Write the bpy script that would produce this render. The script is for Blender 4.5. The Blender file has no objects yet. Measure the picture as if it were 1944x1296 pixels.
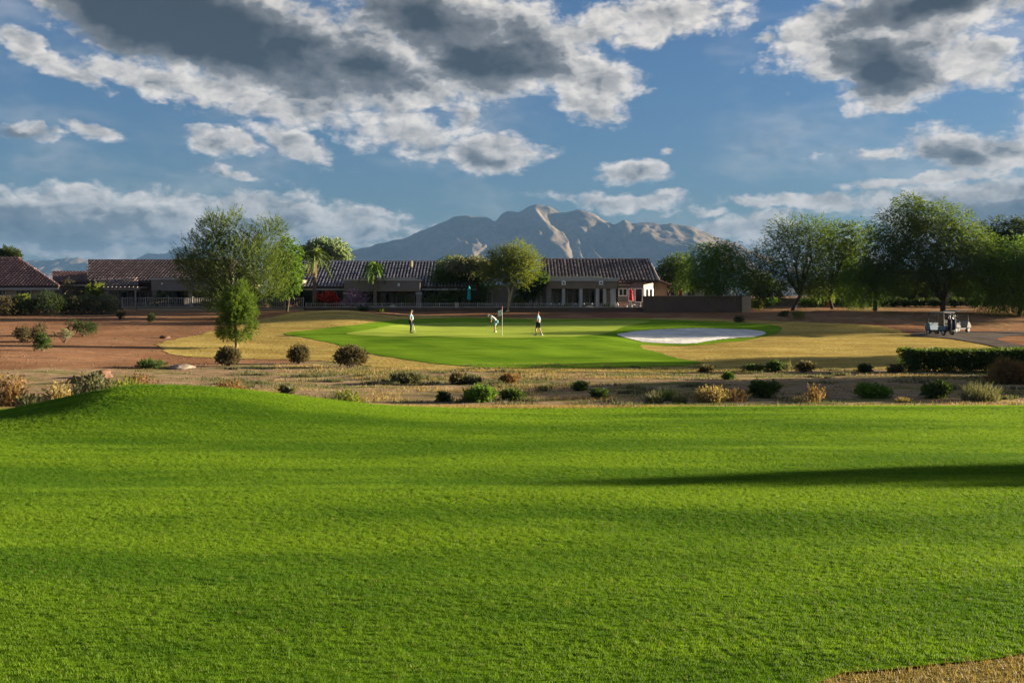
import bpy, bmesh, math, random
import numpy as np
from mathutils import Vector, Matrix, geometry

# ------------------------------------------------------------------ camera, sky, sun, exposure
SC = bpy.context.scene
COL = SC.collection
EYE = 5.0            # eye height above datum, metres
F = 1890.0           # focal length in photograph pixels (1944 wide)
HY = 560.0           # photograph row of the horizon
SUN_AZ = math.radians(76)      # clockwise from +Y (the view direction)
SUN_EL = math.radians(9.0)

cam = bpy.data.cameras.new("camera")
cam.sensor_width = 36.0
cam.lens = 36.0 * F / 1944.0
cam.shift_y = -(648.0 - HY) / 1944.0
cam.clip_start = 0.1
cam.clip_end = 40000
cam_ob = bpy.data.objects.new("camera", cam)
cam_ob.location = (0, 0, EYE)
cam_ob.rotation_euler = (math.pi / 2, 0, 0)
COL.objects.link(cam_ob)
SC.camera = cam_ob

SC.render.engine = 'CYCLES'
SC.cycles.use_denoising = True
SC.cycles.max_bounces = 6
SC.cycles.diffuse_bounces = 3
SC.cycles.glossy_bounces = 2
SC.cycles.transmission_bounces = 4
SC.cycles.transparent_max_bounces = 8
SC.cycles.volume_bounces = 0
SC.cycles.caustics_reflective = False
SC.cycles.caustics_refractive = False
SC.cycles.sample_clamp_indirect = 6.0
SC.view_settings.view_transform = 'Standard'
SC.view_settings.look = 'None'
SC.view_settings.gamma = 1.0
SC.view_settings.use_curve_mapping = False
SC.view_settings.exposure = 2.65

sun = bpy.data.lights.new("sun", 'SUN')
sun.energy = 5.0
sun.angle = math.radians(0.6)
sun.color = (1.0, 0.86, 0.64)
sun_ob = bpy.data.objects.new("sun", sun)
SUN_DIR = Vector((math.sin(SUN_AZ) * math.cos(SUN_EL), math.cos(SUN_AZ) * math.cos(SUN_EL), math.sin(SUN_EL)))
sun_ob.rotation_euler = (-SUN_DIR).to_track_quat('-Z', 'Y').to_euler()
sun_ob.location = (60, 20, 40)
COL.objects.link(sun_ob)

world = bpy.data.worlds.new("World")
SC.world = world
world.use_nodes = True
WT = world.node_tree
WT.nodes.clear()


class NT:
    """tiny node-graph helper"""
    def __init__(s, tree):
        s.t = tree

    def node(s, typ, **kw):
        n = s.t.nodes.new(typ)
        for k, v in kw.items():
            setattr(n, k, v)
        return n

    def link(s, a, b):
        s.t.links.new(a, b)

    def put(s, sock, v):
        if isinstance(v, bpy.types.NodeSocket):
            s.link(v, sock)
        elif v is not None:
            sock.default_value = v

    def m(s, op, a, b=None, c=None, clamp=False):
        n = s.node('ShaderNodeMath', operation=op, use_clamp=clamp)
        s.put(n.inputs[0], a)
        if b is not None:
            s.put(n.inputs[1], b)
        if c is not None:
            s.put(n.inputs[2], c)
        return n.outputs[0]

    def v(s, op, a, b=None, scale=None):
        n = s.node('ShaderNodeVectorMath', operation=op)
        s.put(n.inputs[0], a)
        if b is not None:
            s.put(n.inputs[1], b)
        if scale is not None:
            s.put(n.inputs['Scale'], scale)
        return n.outputs['Value'] if op in ('LENGTH', 'DOT_PRODUCT', 'DISTANCE') else n.outputs[0]

    def noise(s, vec, scale, detail=4, rough=0.55, dist=0.0, out='Fac', dims='3D'):
        n = s.node('ShaderNodeTexNoise', noise_dimensions=dims)
        s.put(n.inputs['Vector'], vec)
        n.inputs['Scale'].default_value = scale
        n.inputs['Detail'].default_value = detail
        n.inputs['Roughness'].default_value = rough
        n.inputs['Distortion'].default_value = dist
        return n.outputs[out]

    def mix(s, f, a, b):
        n = s.node('ShaderNodeMix', data_type='RGBA')
        s.put(n.inputs[0], f)
        for sk, val in ((n.inputs[6], a), (n.inputs[7], b)):
            if isinstance(val, tuple) and len(val) == 3:
                val = (*val, 1)
            s.put(sk, val)
        return n.outputs[2]

    def rng(s, x, a, b, c=0.0, d=1.0, smooth=True):
        n = s.node('ShaderNodeMapRange', interpolation_type='SMOOTHSTEP' if smooth else 'LINEAR')
        s.put(n.inputs['Value'], x)
        s.put(n.inputs['From Min'], a)
        s.put(n.inputs['From Max'], b)
        s.put(n.inputs['To Min'], c)
        s.put(n.inputs['To Max'], d)
        return n.outputs[0]


CLOUD_DARK = (0.13, 0.16, 0.21)
CLOUD_MID = (0.80, 0.83, 0.88)
CLOUD_LIT = (2.95, 2.75, 2.55)
SKY_TINT = (0.235, 0.31, 0.43)


def build_sky():
    g = NT(WT)
    sky = g.node('ShaderNodeTexSky', sky_type='NISHITA')
    sky.sun_disc = False
    sky.sun_elevation = SUN_EL
    sky.sun_rotation = SUN_AZ
    sky.altitude = 400
    sky.air_density = 1.15
    sky.dust_density = 1.3
    sky.ozone_density = 3.0
    tc = g.node('ShaderNodeTexCoord')
    d = tc.outputs['Generated']
    sep = g.node('ShaderNodeSeparateXYZ')
    g.link(d, sep.inputs[0])
    az = g.m('ARCTAN2', sep.outputs[0], sep.outputs[1])
    el = g.m('ARCSINE', sep.outputs[2])
    cmb = g.node('ShaderNodeCombineXYZ')
    g.link(az, cmb.inputs[0])
    g.link(el, cmb.inputs[1])
    p = cmb.outputs[0]                       # (azimuth, elevation) in radians
    st = g.v('MULTIPLY', p, (1.0, 1.7, 1.0))
    # domain warp: billows
    w1 = g.noise(st, 7.0, 2, 0.5, out='Color', dims='2D')
    w2 = g.noise(st, 26.0, 3, 0.6, out='Color', dims='2D')
    w1 = g.v('SCALE', g.v('SUBTRACT', w1, (0.5, 0.5, 0.5)), scale=0.042)
    w2 = g.v('SCALE', g.v('SUBTRACT', w2, (0.5, 0.5, 0.5)), scale=0.024)
    wp = g.v('ADD', p, g.v('MULTIPLY', g.v('ADD', w1, w2), (1.0, 0.62, 0.0)))

    def field(blobs):
        acc = None
        for (px, py, rx, ry, rot, w) in blobs:
            a = math.atan2(px - 972, F)
            e = math.atan2(HY - py, math.hypot(F, px - 972))
            mp = g.node('ShaderNodeMapping', vector_type='TEXTURE')
            mp.inputs['Location'].default_value = (a, e, 0)
            mp.inputs['Rotation'].default_value = (0, 0, math.radians(-rot))
            mp.inputs['Scale'].default_value = (rx / F, ry / F, 1)
            g.link(wp, mp.inputs['Vector'])
            ln = g.v('LENGTH', mp.outputs[0])
            val = g.m('MULTIPLY_ADD', ln, -w, w)
            acc = val if acc is None else g.m('SMOOTH_MAX', acc, val, 0.12)
        return acc

    clouds = [
        # big dark mass, upper left to centre
        (430, 66, 455, 112, 13, 1.6), (700, 130, 215, 88, 10, 1.4), (820, 60, 200, 90, 8, 1.3), (250, -10, 330, 70, 5, 1.4),
        (440, 185, 330, 34, 9, .85), (60, 95, 95, 26, 12, .8), (140, 145, 90, 26, 22, .8), (290, 165, 120, 26, 14, .8),
        (900, 70, 260, 110, 12, 1.5), (1090, 140, 140, 75, 25, 1.2), (1100, 205, 95, 36, 10, .9), (1200, 45, 260, 52, -4, 1.1),
        # mid sky puffs
        (765, 245, 118, 66, 10, 1.0), (885, 220, 50, 52, 50, .8), (940, 292, 104, 46, 4, 1.15), (1190, 324, 88, 32, 0, 1.0),
        (405, 272, 55, 32, 15, .9), (462, 272, 66, 30, 15, .9), (560, 270, 104, 38, 22, 1.0), (470, 340, 90, 14, 8, .6),
        (165, 252, 54, 22, 5, .75), (50, 250, 70, 14, 4, .5), (1280, 282, 24, 10, 0, .6), (1440, 76, 34, 13, 0, .6),
        # bank along the left horizon
        (170, 432, 560, 82, 2, 1.2), (560, 430, 270, 62, 4, 1.2), (130, 362, 60, 14, 0, .6), (-500, 420, 500, 90, 0, 1.2),
        # right hand side
        (1690, 60, 260, 88, -8, 1.3), (1690, 140, 128, 74, 0, 1.3), (1830, 110, 110, 50, 12, 1.0), (1570, 110, 110, 44, -14, .9),
        (1840, 290, 150, 52, 6, 1.0), (1700, 292, 170, 20, 2, .5), (1880, 395, 260, 66, -4, 1.2), (1800, 345, 170, 20, -4, .8),
        (2300, 200, 300, 90, 0, 1.2), (2350, 400, 300, 80, 0, 1.2),
        # streaks low over the mountain
        (1190, 381, 220, 22, 4, .75), (1480, 392, 260, 19, 4, .7), (1420, 432, 180, 26, -6, .75), (1560, 470, 330, 34, 0, .7), (1320, 408, 90, 11, 0, .5),
    ]
    dark = [
        (400, 66, 450, 100, 13, 1.6), (660, 125, 220, 66, 9, 1.15), (240, -20, 330, 80, 6, 1.3), (940, 112, 165, 74, 4, 1.1), (820, 50, 220, 80, 6, 1.0), (1000, 70, 120, 60, 10, .7),
        (1670, 132, 118, 66, 2, 1.4), (1800, -8, 230, 52, -6, 1.2), (935, 308, 95, 26, 0, .7), (1190, 342, 80, 14, 0, .35),
        (1930, 415, 210, 60, 0, 1.1), (1830, 306, 80, 22, 0, .45), (120, 442, 560, 66, 2, .8), (500, 470, 330, 40, 2, .5), (770, 285, 90, 26, 0, .35), (160, 260, 50, 16, 0, .55), (50, 252, 70, 14, 4, .8),
        (560, 292, 90, 14, 20, .25), (1100, 225, 70, 14, 0, .25),
        (2300, 220, 260, 70, 0, 1.0), (-500, 430, 450, 70, 0, .8),
    ]
    cov = field(clouds)
    drk = field(dark)
    fb = g.noise(st, 15.0, 6, 0.62, dims='2D')
    fine = g.m('SUBTRACT', g.noise(st, 75.0, 4, 0.65, dims='2D'), 0.5)
    slow = g.m('SUBTRACT', g.noise(st, 7.0, 4, 0.55, dims='2D'), 0.5)

    def billow(vec):
        n = g.node('ShaderNodeTexVoronoi', voronoi_dimensions='2D', feature='F1')
        g.link(vec, n.inputs['Vector'])
        n.inputs['Scale'].default_value = 24.0
        n.inputs['Detail'].default_value = 2.0
        n.inputs['Roughness'].default_value = 0.5
        n.inputs['Lacunarity'].default_value = 2.3
        return n.outputs['Distance']
    sw = g.v('ADD', st, g.v('SCALE', w2, scale=1.2))
    bl = billow(sw)                                            # cauliflower lumps
    bl2 = billow(g.v('ADD', sw, (0.008, 0.012, 0.0)))          # the same a little towards the light
    # outside the frame the same kind of broken cloud goes on
    far = g.noise(st, 3.1, 3, 0.5, dims='2D')
    out_az = g.rng(g.m('ABSOLUTE', az), 0.62, 0.95)
    out_el = g.rng(el, 0.33, 0.5)
    outm = g.m('MAXIMUM', out_az, out_el)
    above = g.rng(el, 0.0, 0.05)
    out_cov = g.m('MULTIPLY', g.m('MULTIPLY', g.rng(far, 0.47, 0.66, -0.4, 0.9), outm), above)
    cov = g.m('MAXIMUM', cov, g.m('ADD', out_cov, g.m('MULTIPLY_ADD', outm, 1.0, -1.0)))
    drk = g.m('MAXIMUM', drk, g.m('MULTIPLY', outm, g.rng(far, 0.55, 0.75, -0.2, 0.7)))
    covc = g.m('MINIMUM', cov, 0.75)
    dens = g.m('ADD', g.m('ADD', covc, g.m('MULTIPLY_ADD', fb, 0.95, -0.46)), g.m('ADD', g.m('MULTIPLY', fine, 0.36), g.m('MULTIPLY_ADD', bl, -0.38, 0.16)))
    alpha = g.rng(dens, -0.08, 0.40)
    thick = g.rng(g.m('ADD', drk, g.m('ADD', g.m('MULTIPLY', slow, 0.85), g.m('MULTIPLY_ADD', fb, 0.55, -0.275))), -0.12, 1.40)
    relief = g.m('MULTIPLY', g.m('SUBTRACT', bl2, bl), g.m('MULTIPLY_ADD', thick, -0.25, 0.46))
    body = g.rng(dens, 0.10, 1.0, 0.0, 0.36)          # thicker cloud is greyer
    lit = g.m('ADD', g.m('SUBTRACT', g.m('MULTIPLY_ADD', thick, -0.84, 0.92), body), g.m('ADD', relief, g.m('MULTIPLY', fine, 0.30)), clamp=True)
    ccol = g.mix(g.rng(lit, 0.0, 0.55, smooth=False), CLOUD_DARK, CLOUD_MID)
    ccol = g.mix(g.rng(lit, 0.45, 1.0, smooth=False), ccol, CLOUD_LIT)
    # faint veil between the clouds
    veil = g.rng(g.noise(g.v('MULTIPLY', p, (1.0, 2.6, 1.0)), 5.0, 4, 0.6, dims='2D'), 0.42, 0.8, 0.0, 0.30)
    alpha = g.m('MAXIMUM', alpha, g.m('MULTIPLY', veil, above))
    # soften into the horizon air
    alpha = g.m('MULTIPLY', alpha, g.rng(el, -0.01, 0.035, 0.35, 1.0))
    skyc = g.v('MULTIPLY', sky.outputs[0], SKY_TINT)
    col = g.mix(alpha, skyc, ccol)
    bg = g.node('ShaderNodeBackground')
    g.link(col, bg.inputs['Color'])
    bg.inputs['Strength'].default_value = 0.05
    out = g.node('ShaderNodeOutputWorld')
    g.link(bg.outputs[0], out.inputs['Surface'])
    world.cycles.sampling_method = 'MANUAL'
    world.cycles.sample_map_resolution = 512


build_sky()

# ------------------------------------------------------------------ helpers
R = np.random.default_rng(7)
random.seed(5)


def X(px, d):
    return (px - 972.0) / F * d


def Z(py, d):
    return EYE - (py - HY) / F * d


def vnoise(x, y, seed=0):
    """smooth value noise, vectorised, range -1..1"""
    x = np.asarray(x, float)
    y = np.asarray(y, float)
    xi = np.floor(x).astype(np.int64)
    yi = np.floor(y).astype(np.int64)
    fx = x - xi
    fy = y - yi

    def hsh(a, b):
        n = (a * 374761393 + b * 668265263 + seed * 974711) & 0x7fffffff
        n = ((n ^ (n >> 13)) * 1274126177) & 0x7fffffff
        n = n ^ (n >> 16)
        return (n & 0xffff) / 32767.5 - 1.0
    sx = fx * fx * fx * (fx * (fx * 6 - 15) + 10)
    sy = fy * fy * fy * (fy * (fy * 6 - 15) + 10)
    a = hsh(xi, yi) * (1 - sx) + hsh(xi + 1, yi) * sx
    b = hsh(xi, yi + 1) * (1 - sx) + hsh(xi + 1, yi + 1) * sx
    return a * (1 - sy) + b * sy


def fbm(x, y, octv=4, seed=0, gain=0.5):
    t = 0
    a = 1.0
    for o in range(octv):
        t = t + a * vnoise(x * 2 ** o, y * 2 ** o, seed + o * 17)
        a *= gain
    return t


def pchip(xk, yk, x):
    xk = np.asarray(xk, float)
    yk = np.asarray(yk, float)
    h = np.diff(xk)
    s = np.diff(yk) / h
    m = np.zeros_like(yk)
    m[0] = s[0]
    m[-1] = s[-1]
    for i in range(1, len(xk) - 1):
        if s[i - 1] * s[i] > 0:
            w1 = 2 * h[i] + h[i - 1]
            w2 = h[i] + 2 * h[i - 1]
            m[i] = (w1 + w2) / (w1 / s[i - 1] + w2 / s[i])
    x = np.clip(x, xk[0], xk[-1])
    i = np.clip(np.searchsorted(xk, x) - 1, 0, len(xk) - 2)
    t = (x - xk[i]) / h[i]
    return ((1 + 2 * t) * (1 - t) ** 2 * yk[i] + t * (1 - t) ** 2 * h[i] * m[i]
            + t * t * (3 - 2 * t) * yk[i + 1] + t * t * (t - 1) * h[i] * m[i + 1])


# depth below the eye along sight-line columns: common fairway, then wash and slopes
NEAR = [(-60, 1.55), (0, 1.58), (3, 1.65), (6, 1.85), (10, 2.15), (18, 2.62), (24, 2.90), (27, 3.04), (29.5, 3.33), (34, 3.45)]
COLS = {   # photograph column: (distance, photograph row)
    0: [(45, 700), (55, 668), (65, 646), (80, 616), (92, 600), (100, 590), (112, 584)],
    400: [(45, 706), (52, 690), (57, 679), (62, 664), (75, 634), (88, 609), (96, 598), (104, 590), (112, 586)],
    640: [(45, 707), (52, 691), (57, 680), (62, 667), (75, 634), (84, 609), (92, 590), (98, 591), (104, 590), (112, 586)],
    850: [(45, 707), (50, 696), (56, 681), (62, 665), (68, 648), (72, 639), (78, 633), (86, 622), (95, 607), (99, 600), (104, 591), (112, 586)],
    1120: [(45, 708), (50, 697), (56, 682), (62, 666), (68, 650), (72, 641), (78, 635), (86, 622), (95, 606), (99, 601), (104, 592), (112, 586)],
    1300: [(45, 708), (50, 698), (60, 671), (70, 654), (78, 638), (85, 624), (88, 615), (92, 610), (97, 603), (104, 592), (112, 586)],
    1600: [(45, 708), (50, 696), (60, 672), (70, 653), (80, 635), (88, 616), (94, 605), (104, 589), (115, 581)],
    1944: [(45, 709), (55, 684), (65, 664), (75, 649), (87, 635), (92, 625), (100, 603), (106, 591), (115, 581)],
}
_D = np.arange(-60, 140.01, 0.5)
_pxs = sorted(COLS)
_tab = []
for c in _pxs:
    k = list(NEAR) + [(d, (py - HY) / F * d) for d, py in COLS[c]] + [(140, 1.6)]
    _tab.append(pchip([q[0] for q in k], [q[1] for q in k], _D))
_tab = np.array(_tab)
_U = np.linspace((0 - 972) / F, (1944 - 972) / F, 160)
_uk = [(c - 972) / F for c in _pxs]
_TAB = np.array([pchip(_uk, _tab[:, j], _U) for j in range(len(_D))]).T      # [u, d]


def H(x, y):
    x = np.asarray(x, float)
    y = np.asarray(y, float)
    x, y = np.broadcast_arrays(x, y)
    u = np.clip(x / np.maximum(y, 6.0), _U[0], _U[-1])
    fu = (u - _U[0]) / (_U[1] - _U[0])
    fd = (np.clip(y, -60, 139.9) + 60) / 0.5
    iu = np.clip(fu.astype(int), 0, len(_U) - 2)
    idd = np.clip(fd.astype(int), 0, len(_D) - 2)
    tu = fu - iu
    td = fd - idd
    h = (_TAB[iu, idd] * (1 - tu) + _TAB[iu + 1, idd] * tu) * (1 - td) + (_TAB[iu, idd + 1] * (1 - tu) + _TAB[iu + 1, idd + 1] * tu) * td
    z = EYE - h
    # grassy mound at the left end of the near fairway
    dx = x + 8.2
    lf = np.clip(1.06 - (np.sqrt(dx * dx + 0.3) - 0.5) / 3.75, 0, 1.0)
    lf = lf * lf * (3 - 2 * lf) * 0.30 + lf * 0.70
    side = np.where(dx < 0, lf, np.exp(-(dx / 4.9) ** 2))
    yc = 23.0 + 0.30 * np.clip(-dx, 0, 5)
    z = z + 0.73 * side * np.exp(-((y - yc) / np.where(y < yc, 3.6, 2.6)) ** 2)
    # gentle undulation
    near = np.clip((34 - y) / 6, 0, 1) * np.clip((y + 2) / 6, 0, 1)
    z = z + near * (0.030 * vnoise(x / 6.0 + 3, y / 2.6, 3) + 0.014 * vnoise(x / 2.3, y / 1.2, 4))
    farw = np.clip((y - 30) / 6, 0, 1) * np.clip((130 - y) / 10, 0, 1)
    z = z + farw * (0.05 * vnoise(x / 5.0, y / 5.0, 11) + 0.02 * vnoise(x / 1.7, y / 1.7, 12))
    # far plain
    t = np.clip((y - 140) / 200, 0, 1)
    z = z * (1 - t) + 2.4 * t
    return z


def hz(x, y):
    return float(H(x, y))


def ground_px(px, py, dmin=3.0, dmax=138.0):
    """where the sight line through a photograph pixel first meets the terrain: (x, y, z)"""
    d = np.arange(dmin, dmax, 0.05)
    x = (px - 972) / F * d
    zr = EYE - (py - HY) / F * d
    below = zr <= H(x, d)
    i = int(np.argmax(below)) if below.any() else len(d) - 1
    return float(x[i]), float(d[i]), hz(x[i], d[i])


def tag(o, label=None, cat=None, group=None, kind=None):
    if label:
        o['label'] = label
    if cat:
        o['category'] = cat
    if group:
        o['group'] = group
    if kind:
        o['kind'] = kind
    return o


def empty(name, loc=(0, 0, 0), rz=0.0):
    o = bpy.data.objects.new(name, None)
    o.location = loc
    o.rotation_euler = (0, 0, rz)
    o.empty_display_size = 0.3
    COL.objects.link(o)
    return o


def link_mesh(name, me, mat=None, parent=None):
    o = bpy.data.objects.new(name, me)
    if mat is not None and not me.materials:
        for mm in (mat if isinstance(mat, (list, tuple)) else [mat]):
            me.materials.append(mm)
    COL.objects.link(o)
    if parent is not None:
        o.parent = parent
    return o


class MB:
    """collects simple solids and links them as one mesh"""
    def __init__(s, origin=(0, 0, 0)):
        s.v = []
        s.f = []
        s.o = Vector(origin)

    def add(s, vs, fs):
        b = len(s.v)
        s.v += [tuple(Vector(q) - s.o) for q in vs]
        s.f += [tuple(i + b for i in f) for f in fs]
        return s

    def box(s, x0, x1, y0, y1, z0, z1):
        vs = [(x0, y0, z0), (x1, y0, z0), (x1, y1, z0), (x0, y1, z0), (x0, y0, z1), (x1, y0, z1), (x1, y1, z1), (x0, y1, z1)]
        return s.add(vs, [(3, 2, 1, 0), (4, 5, 6, 7), (0, 1, 5, 4), (1, 2, 6, 5), (2, 3, 7, 6), (3, 0, 4, 7)])

    def prism(s, prof, a0, a1, axis='x'):
        """extrude a closed outline. axis x: outline in (y,z); axis y: outline in (x,z); axis z: outline in (x,y)"""
        n = len(prof)
        mk = {'x': lambda p, a: (a, p[0], p[1]), 'y': lambda p, a: (p[0], a, p[1]), 'z': lambda p, a: (p[0], p[1], a)}[axis]
        vs = [mk(p, a0) for p in prof] + [mk(p, a1) for p in prof]
        fs = [tuple(range(n - 1, -1, -1)), tuple(range(n, 2 * n))]
        fs += [(i, (i + 1) % n, n + (i + 1) % n, n + i) for i in range(n)]
        return s.add(vs, fs)

    def quad(s, a, b, c, d):
        return s.add([a, b, c, d], [(0, 1, 2, 3)])

    def tube(s, pts, rad, sides=6, cap=True):
        pts = [Vector(p) for p in pts]
        if not hasattr(rad, '__len__'):
            rad = [rad] * len(pts)
        vs = []
        fs = []
        t0 = None
        for i, p in enumerate(pts):
            t = (pts[min(i + 1, len(pts) - 1)] - pts[max(i - 1, 0)])
            if t.length < 1e-9:
                t = Vector((0, 0, 1))
            t.normalize()
            if t0 is None:
                u = t.orthogonal().normalized()
            else:
                u = (u - t * u.dot(t))
                u = u.normalized() if u.length > 1e-6 else t.orthogonal().normalized()
            t0 = t
            w = t.cross(u)
            for k in range(sides):
                a = 2 * math.pi * k / sides
                vs.append(p + (u * math.cos(a) + w * math.sin(a)) * rad[i])
        for i in range(len(pts) - 1):
            for k in range(sides):
                a = i * sides + k
                b = i * sides + (k + 1) % sides
                fs.append((a, b, b + sides, a + sides))
        if cap:
            fs.append(tuple(range(sides - 1, -1, -1)))
            n = (len(pts) - 1) * sides
            fs.append(tuple(range(n, n + sides)))
        return s.add(vs, fs)

    def lathe(s, prof, c=(0, 0, 0), sides=12, axis='z'):
        """prof: list of (r, h)"""
        vs = []
        fs = []
        for (r, h) in prof:
            for k in range(sides):
                a = 2 * math.pi * k / sides
                q = (r * math.cos(a), r * math.sin(a), h)
                if axis == 'x':
                    q = (q[2], q[0], q[1])
                elif axis == 'y':
                    q = (q[0], q[2], q[1])
                vs.append((q[0] + c[0], q[1] + c[1], q[2] + c[2]))
        for i in range(len(prof) - 1):
            for k in range(sides):
                a = i * sides + k
                b = i * sides + (k + 1) % sides
                fs.append((a, b, b + sides, a + sides))
        fs.append(tuple(range(sides - 1, -1, -1)))
        n = (len(prof) - 1) * sides
        fs.append(tuple(range(n, n + sides)))
        return s.add(vs, fs)

    def ball(s, c, r, seg=10, rings=6):
        rx, ry, rz = r if hasattr(r, '__len__') else (r, r, r)
        vs = [(c[0], c[1], c[2] - rz)]
        for i in range(1, rings):
            t = math.pi * i / rings
            for k in range(seg):
                a = 2 * math.pi * k / seg
                vs.append((c[0] + rx * math.sin(t) * math.cos(a), c[1] + ry * math.sin(t) * math.sin(a), c[2] - rz * math.cos(t)))
        vs.append((c[0], c[1], c[2] + rz))
        fs = []
        for k in range(seg):
            fs.append((0, 1 + (k + 1) % seg, 1 + k))
        for i in range(rings - 2):
            for k in range(seg):
                a = 1 + i * seg + k
                b = 1 + i * seg + (k + 1) % seg
                fs.append((a, b, b + seg, a + seg))
        top = len(vs) - 1
        for k in range(seg):
            fs.append((top, 1 + (rings - 2) * seg + k, 1 + (rings - 2) * seg + (k + 1) % seg))
        return s.add(vs, fs)

    def mesh(s, name, bevel=0.0, smooth=False):
        me = bpy.data.meshes.new(name)
        me.from_pydata(s.v, [], s.f)
        bm = bmesh.new()
        bm.from_mesh(me)
        bmesh.ops.recalc_face_normals(bm, faces=bm.faces)
        if bevel > 0:
            es = [e for e in bm.edges if len(e.link_faces) == 2 and e.calc_face_angle(0) > 0.6]
            bmesh.ops.bevel(bm, geom=es, offset=bevel, segments=2, affect='EDGES', clamp_overlap=True)
        bm.to_mesh(me)
        bm.free()
        if smooth:
            for p in me.polygons:
                p.use_smooth = True
        me.update()
        return me

    def build(s, name, mat, parent=None, bevel=0.0, smooth=False):
        return link_mesh(name, s.mesh(name, bevel, smooth), mat, parent)


def mesh_np(name, verts, faces, mat, tint=None, smooth=False):
    """fast mesh from numpy arrays, faces (n,3) or (n,4)"""
    me = bpy.data.meshes.new(name)
    n, k = faces.shape
    me.vertices.add(len(verts))
    me.vertices.foreach_set('co', np.asarray(verts, np.float32).ravel())
    me.loops.add(n * k)
    me.loops.foreach_set('vertex_index', faces.astype(np.int32).ravel())
    me.polygons.add(n)
    me.polygons.foreach_set('loop_start', np.arange(0, n * k, k, dtype=np.int32))
    try:
        me.polygons.foreach_set('loop_total', np.full(n, k, np.int32))
    except Exception:
        pass
    if smooth:
        me.polygons.foreach_set('use_smooth', np.ones(n, bool))
    me.update(calc_edges=True)
    if tint is not None:
        at = me.attributes.new('tint', 'FLOAT', 'FACE')
        at.data.foreach_set('value', np.asarray(tint, np.float32))
    if mat is not None:
        me.materials.append(mat)
    return me


# ------------------------------------------------------------------ materials
def newmat(name):
    m = bpy.data.materials.new(name)
    m.use_nodes = True
    m.node_tree.nodes.clear()
    g = NT(m.node_tree)
    out = g.node('ShaderNodeOutputMaterial')
    return m, g, out


def bsdf(g, col, rough=0.7, spec=0.3, metal=0.0, normal=None):
    b = g.node('ShaderNodeBsdfPrincipled')
    if isinstance(col, tuple):
        col = (*col, 1) if len(col) == 3 else col
    g.put(b.inputs['Base Color'], col)
    g.put(b.inputs['Roughness'], rough)
    b.inputs['Specular IOR Level'].default_value = spec
    b.inputs['Metallic'].default_value = metal
    if normal is not None:
        g.link(normal, b.inputs['Normal'])
    return b.outputs[0]


def bump(g, h, strength=0.5, dist=0.02, normal=None):
    n = g.node('ShaderNodeBump')
    n.inputs['Strength'].default_value = strength
    n.inputs['Distance'].default_value = dist
    g.link(h, n.inputs['Height'])
    if normal is not None:
        g.link(normal, n.inputs['Normal'])
    return n.outputs[0]


def pos(g):
    return g.node('ShaderNodeNewGeometry').outputs['Position']


def plain(name, col, rough=0.6, spec=0.3, metal=0.0, var=0.12, scale=6.0, bmp=0.0):
    """a paint / stucco / metal with slight wear"""
    m, g, out = newmat(name)
    p = g.node('ShaderNodeTexCoord').outputs['Object']
    n = g.noise(p, scale, 5, 0.6)
    n2 = g.noise(p, scale * 6, 3, 0.6)
    f = g.m('ADD', g.m('MULTIPLY', n, 0.7), g.m('MULTIPLY', n2, 0.3))
    lo = tuple(c * (1 - var) for c in col)
    hi = tuple(min(1, c * (1 + var)) for c in col)
    c = g.mix(g.rng(f, 0.3, 0.7), lo, hi)
    nm = bump(g, n2, bmp, 0.01) if bmp else None
    g.link(bsdf(g, c, rough, spec, metal, nm), out.inputs[0])
    return m


def leafmat(name, c1, c2, trans=0.45, rough=0.55, tcol=None):
    m, g, out = newmat(name)
    at = g.node('ShaderNodeAttribute', attribute_name='tint')
    c = g.mix(at.outputs['Fac'], c1, c2)
    p = pos(g)
    big = g.noise(p, 0.9, 2, 0.5)
    c = g.mix(g.rng(big, 0.35, 0.65, 0.0, 0.35), c, tuple((a + b) * 0.5 * 0.75 for a, b in zip(c1, c2)))
    d = bsdf(g, c, rough, 0.12)
    t = g.node('ShaderNodeBsdfTranslucent')
    tc = g.v('MULTIPLY', c, tcol or (1.25, 1.2, 0.55))
    g.link(tc, t.inputs['Color'])
    mx = g.node('ShaderNodeMixShader')
    mx.inputs[0].default_value = trans
    g.link(d, mx.inputs[1])
    g.link(t.outputs[0], mx.inputs[2])
    g.link(mx.outputs[0], out.inputs[0])
    return m


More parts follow.
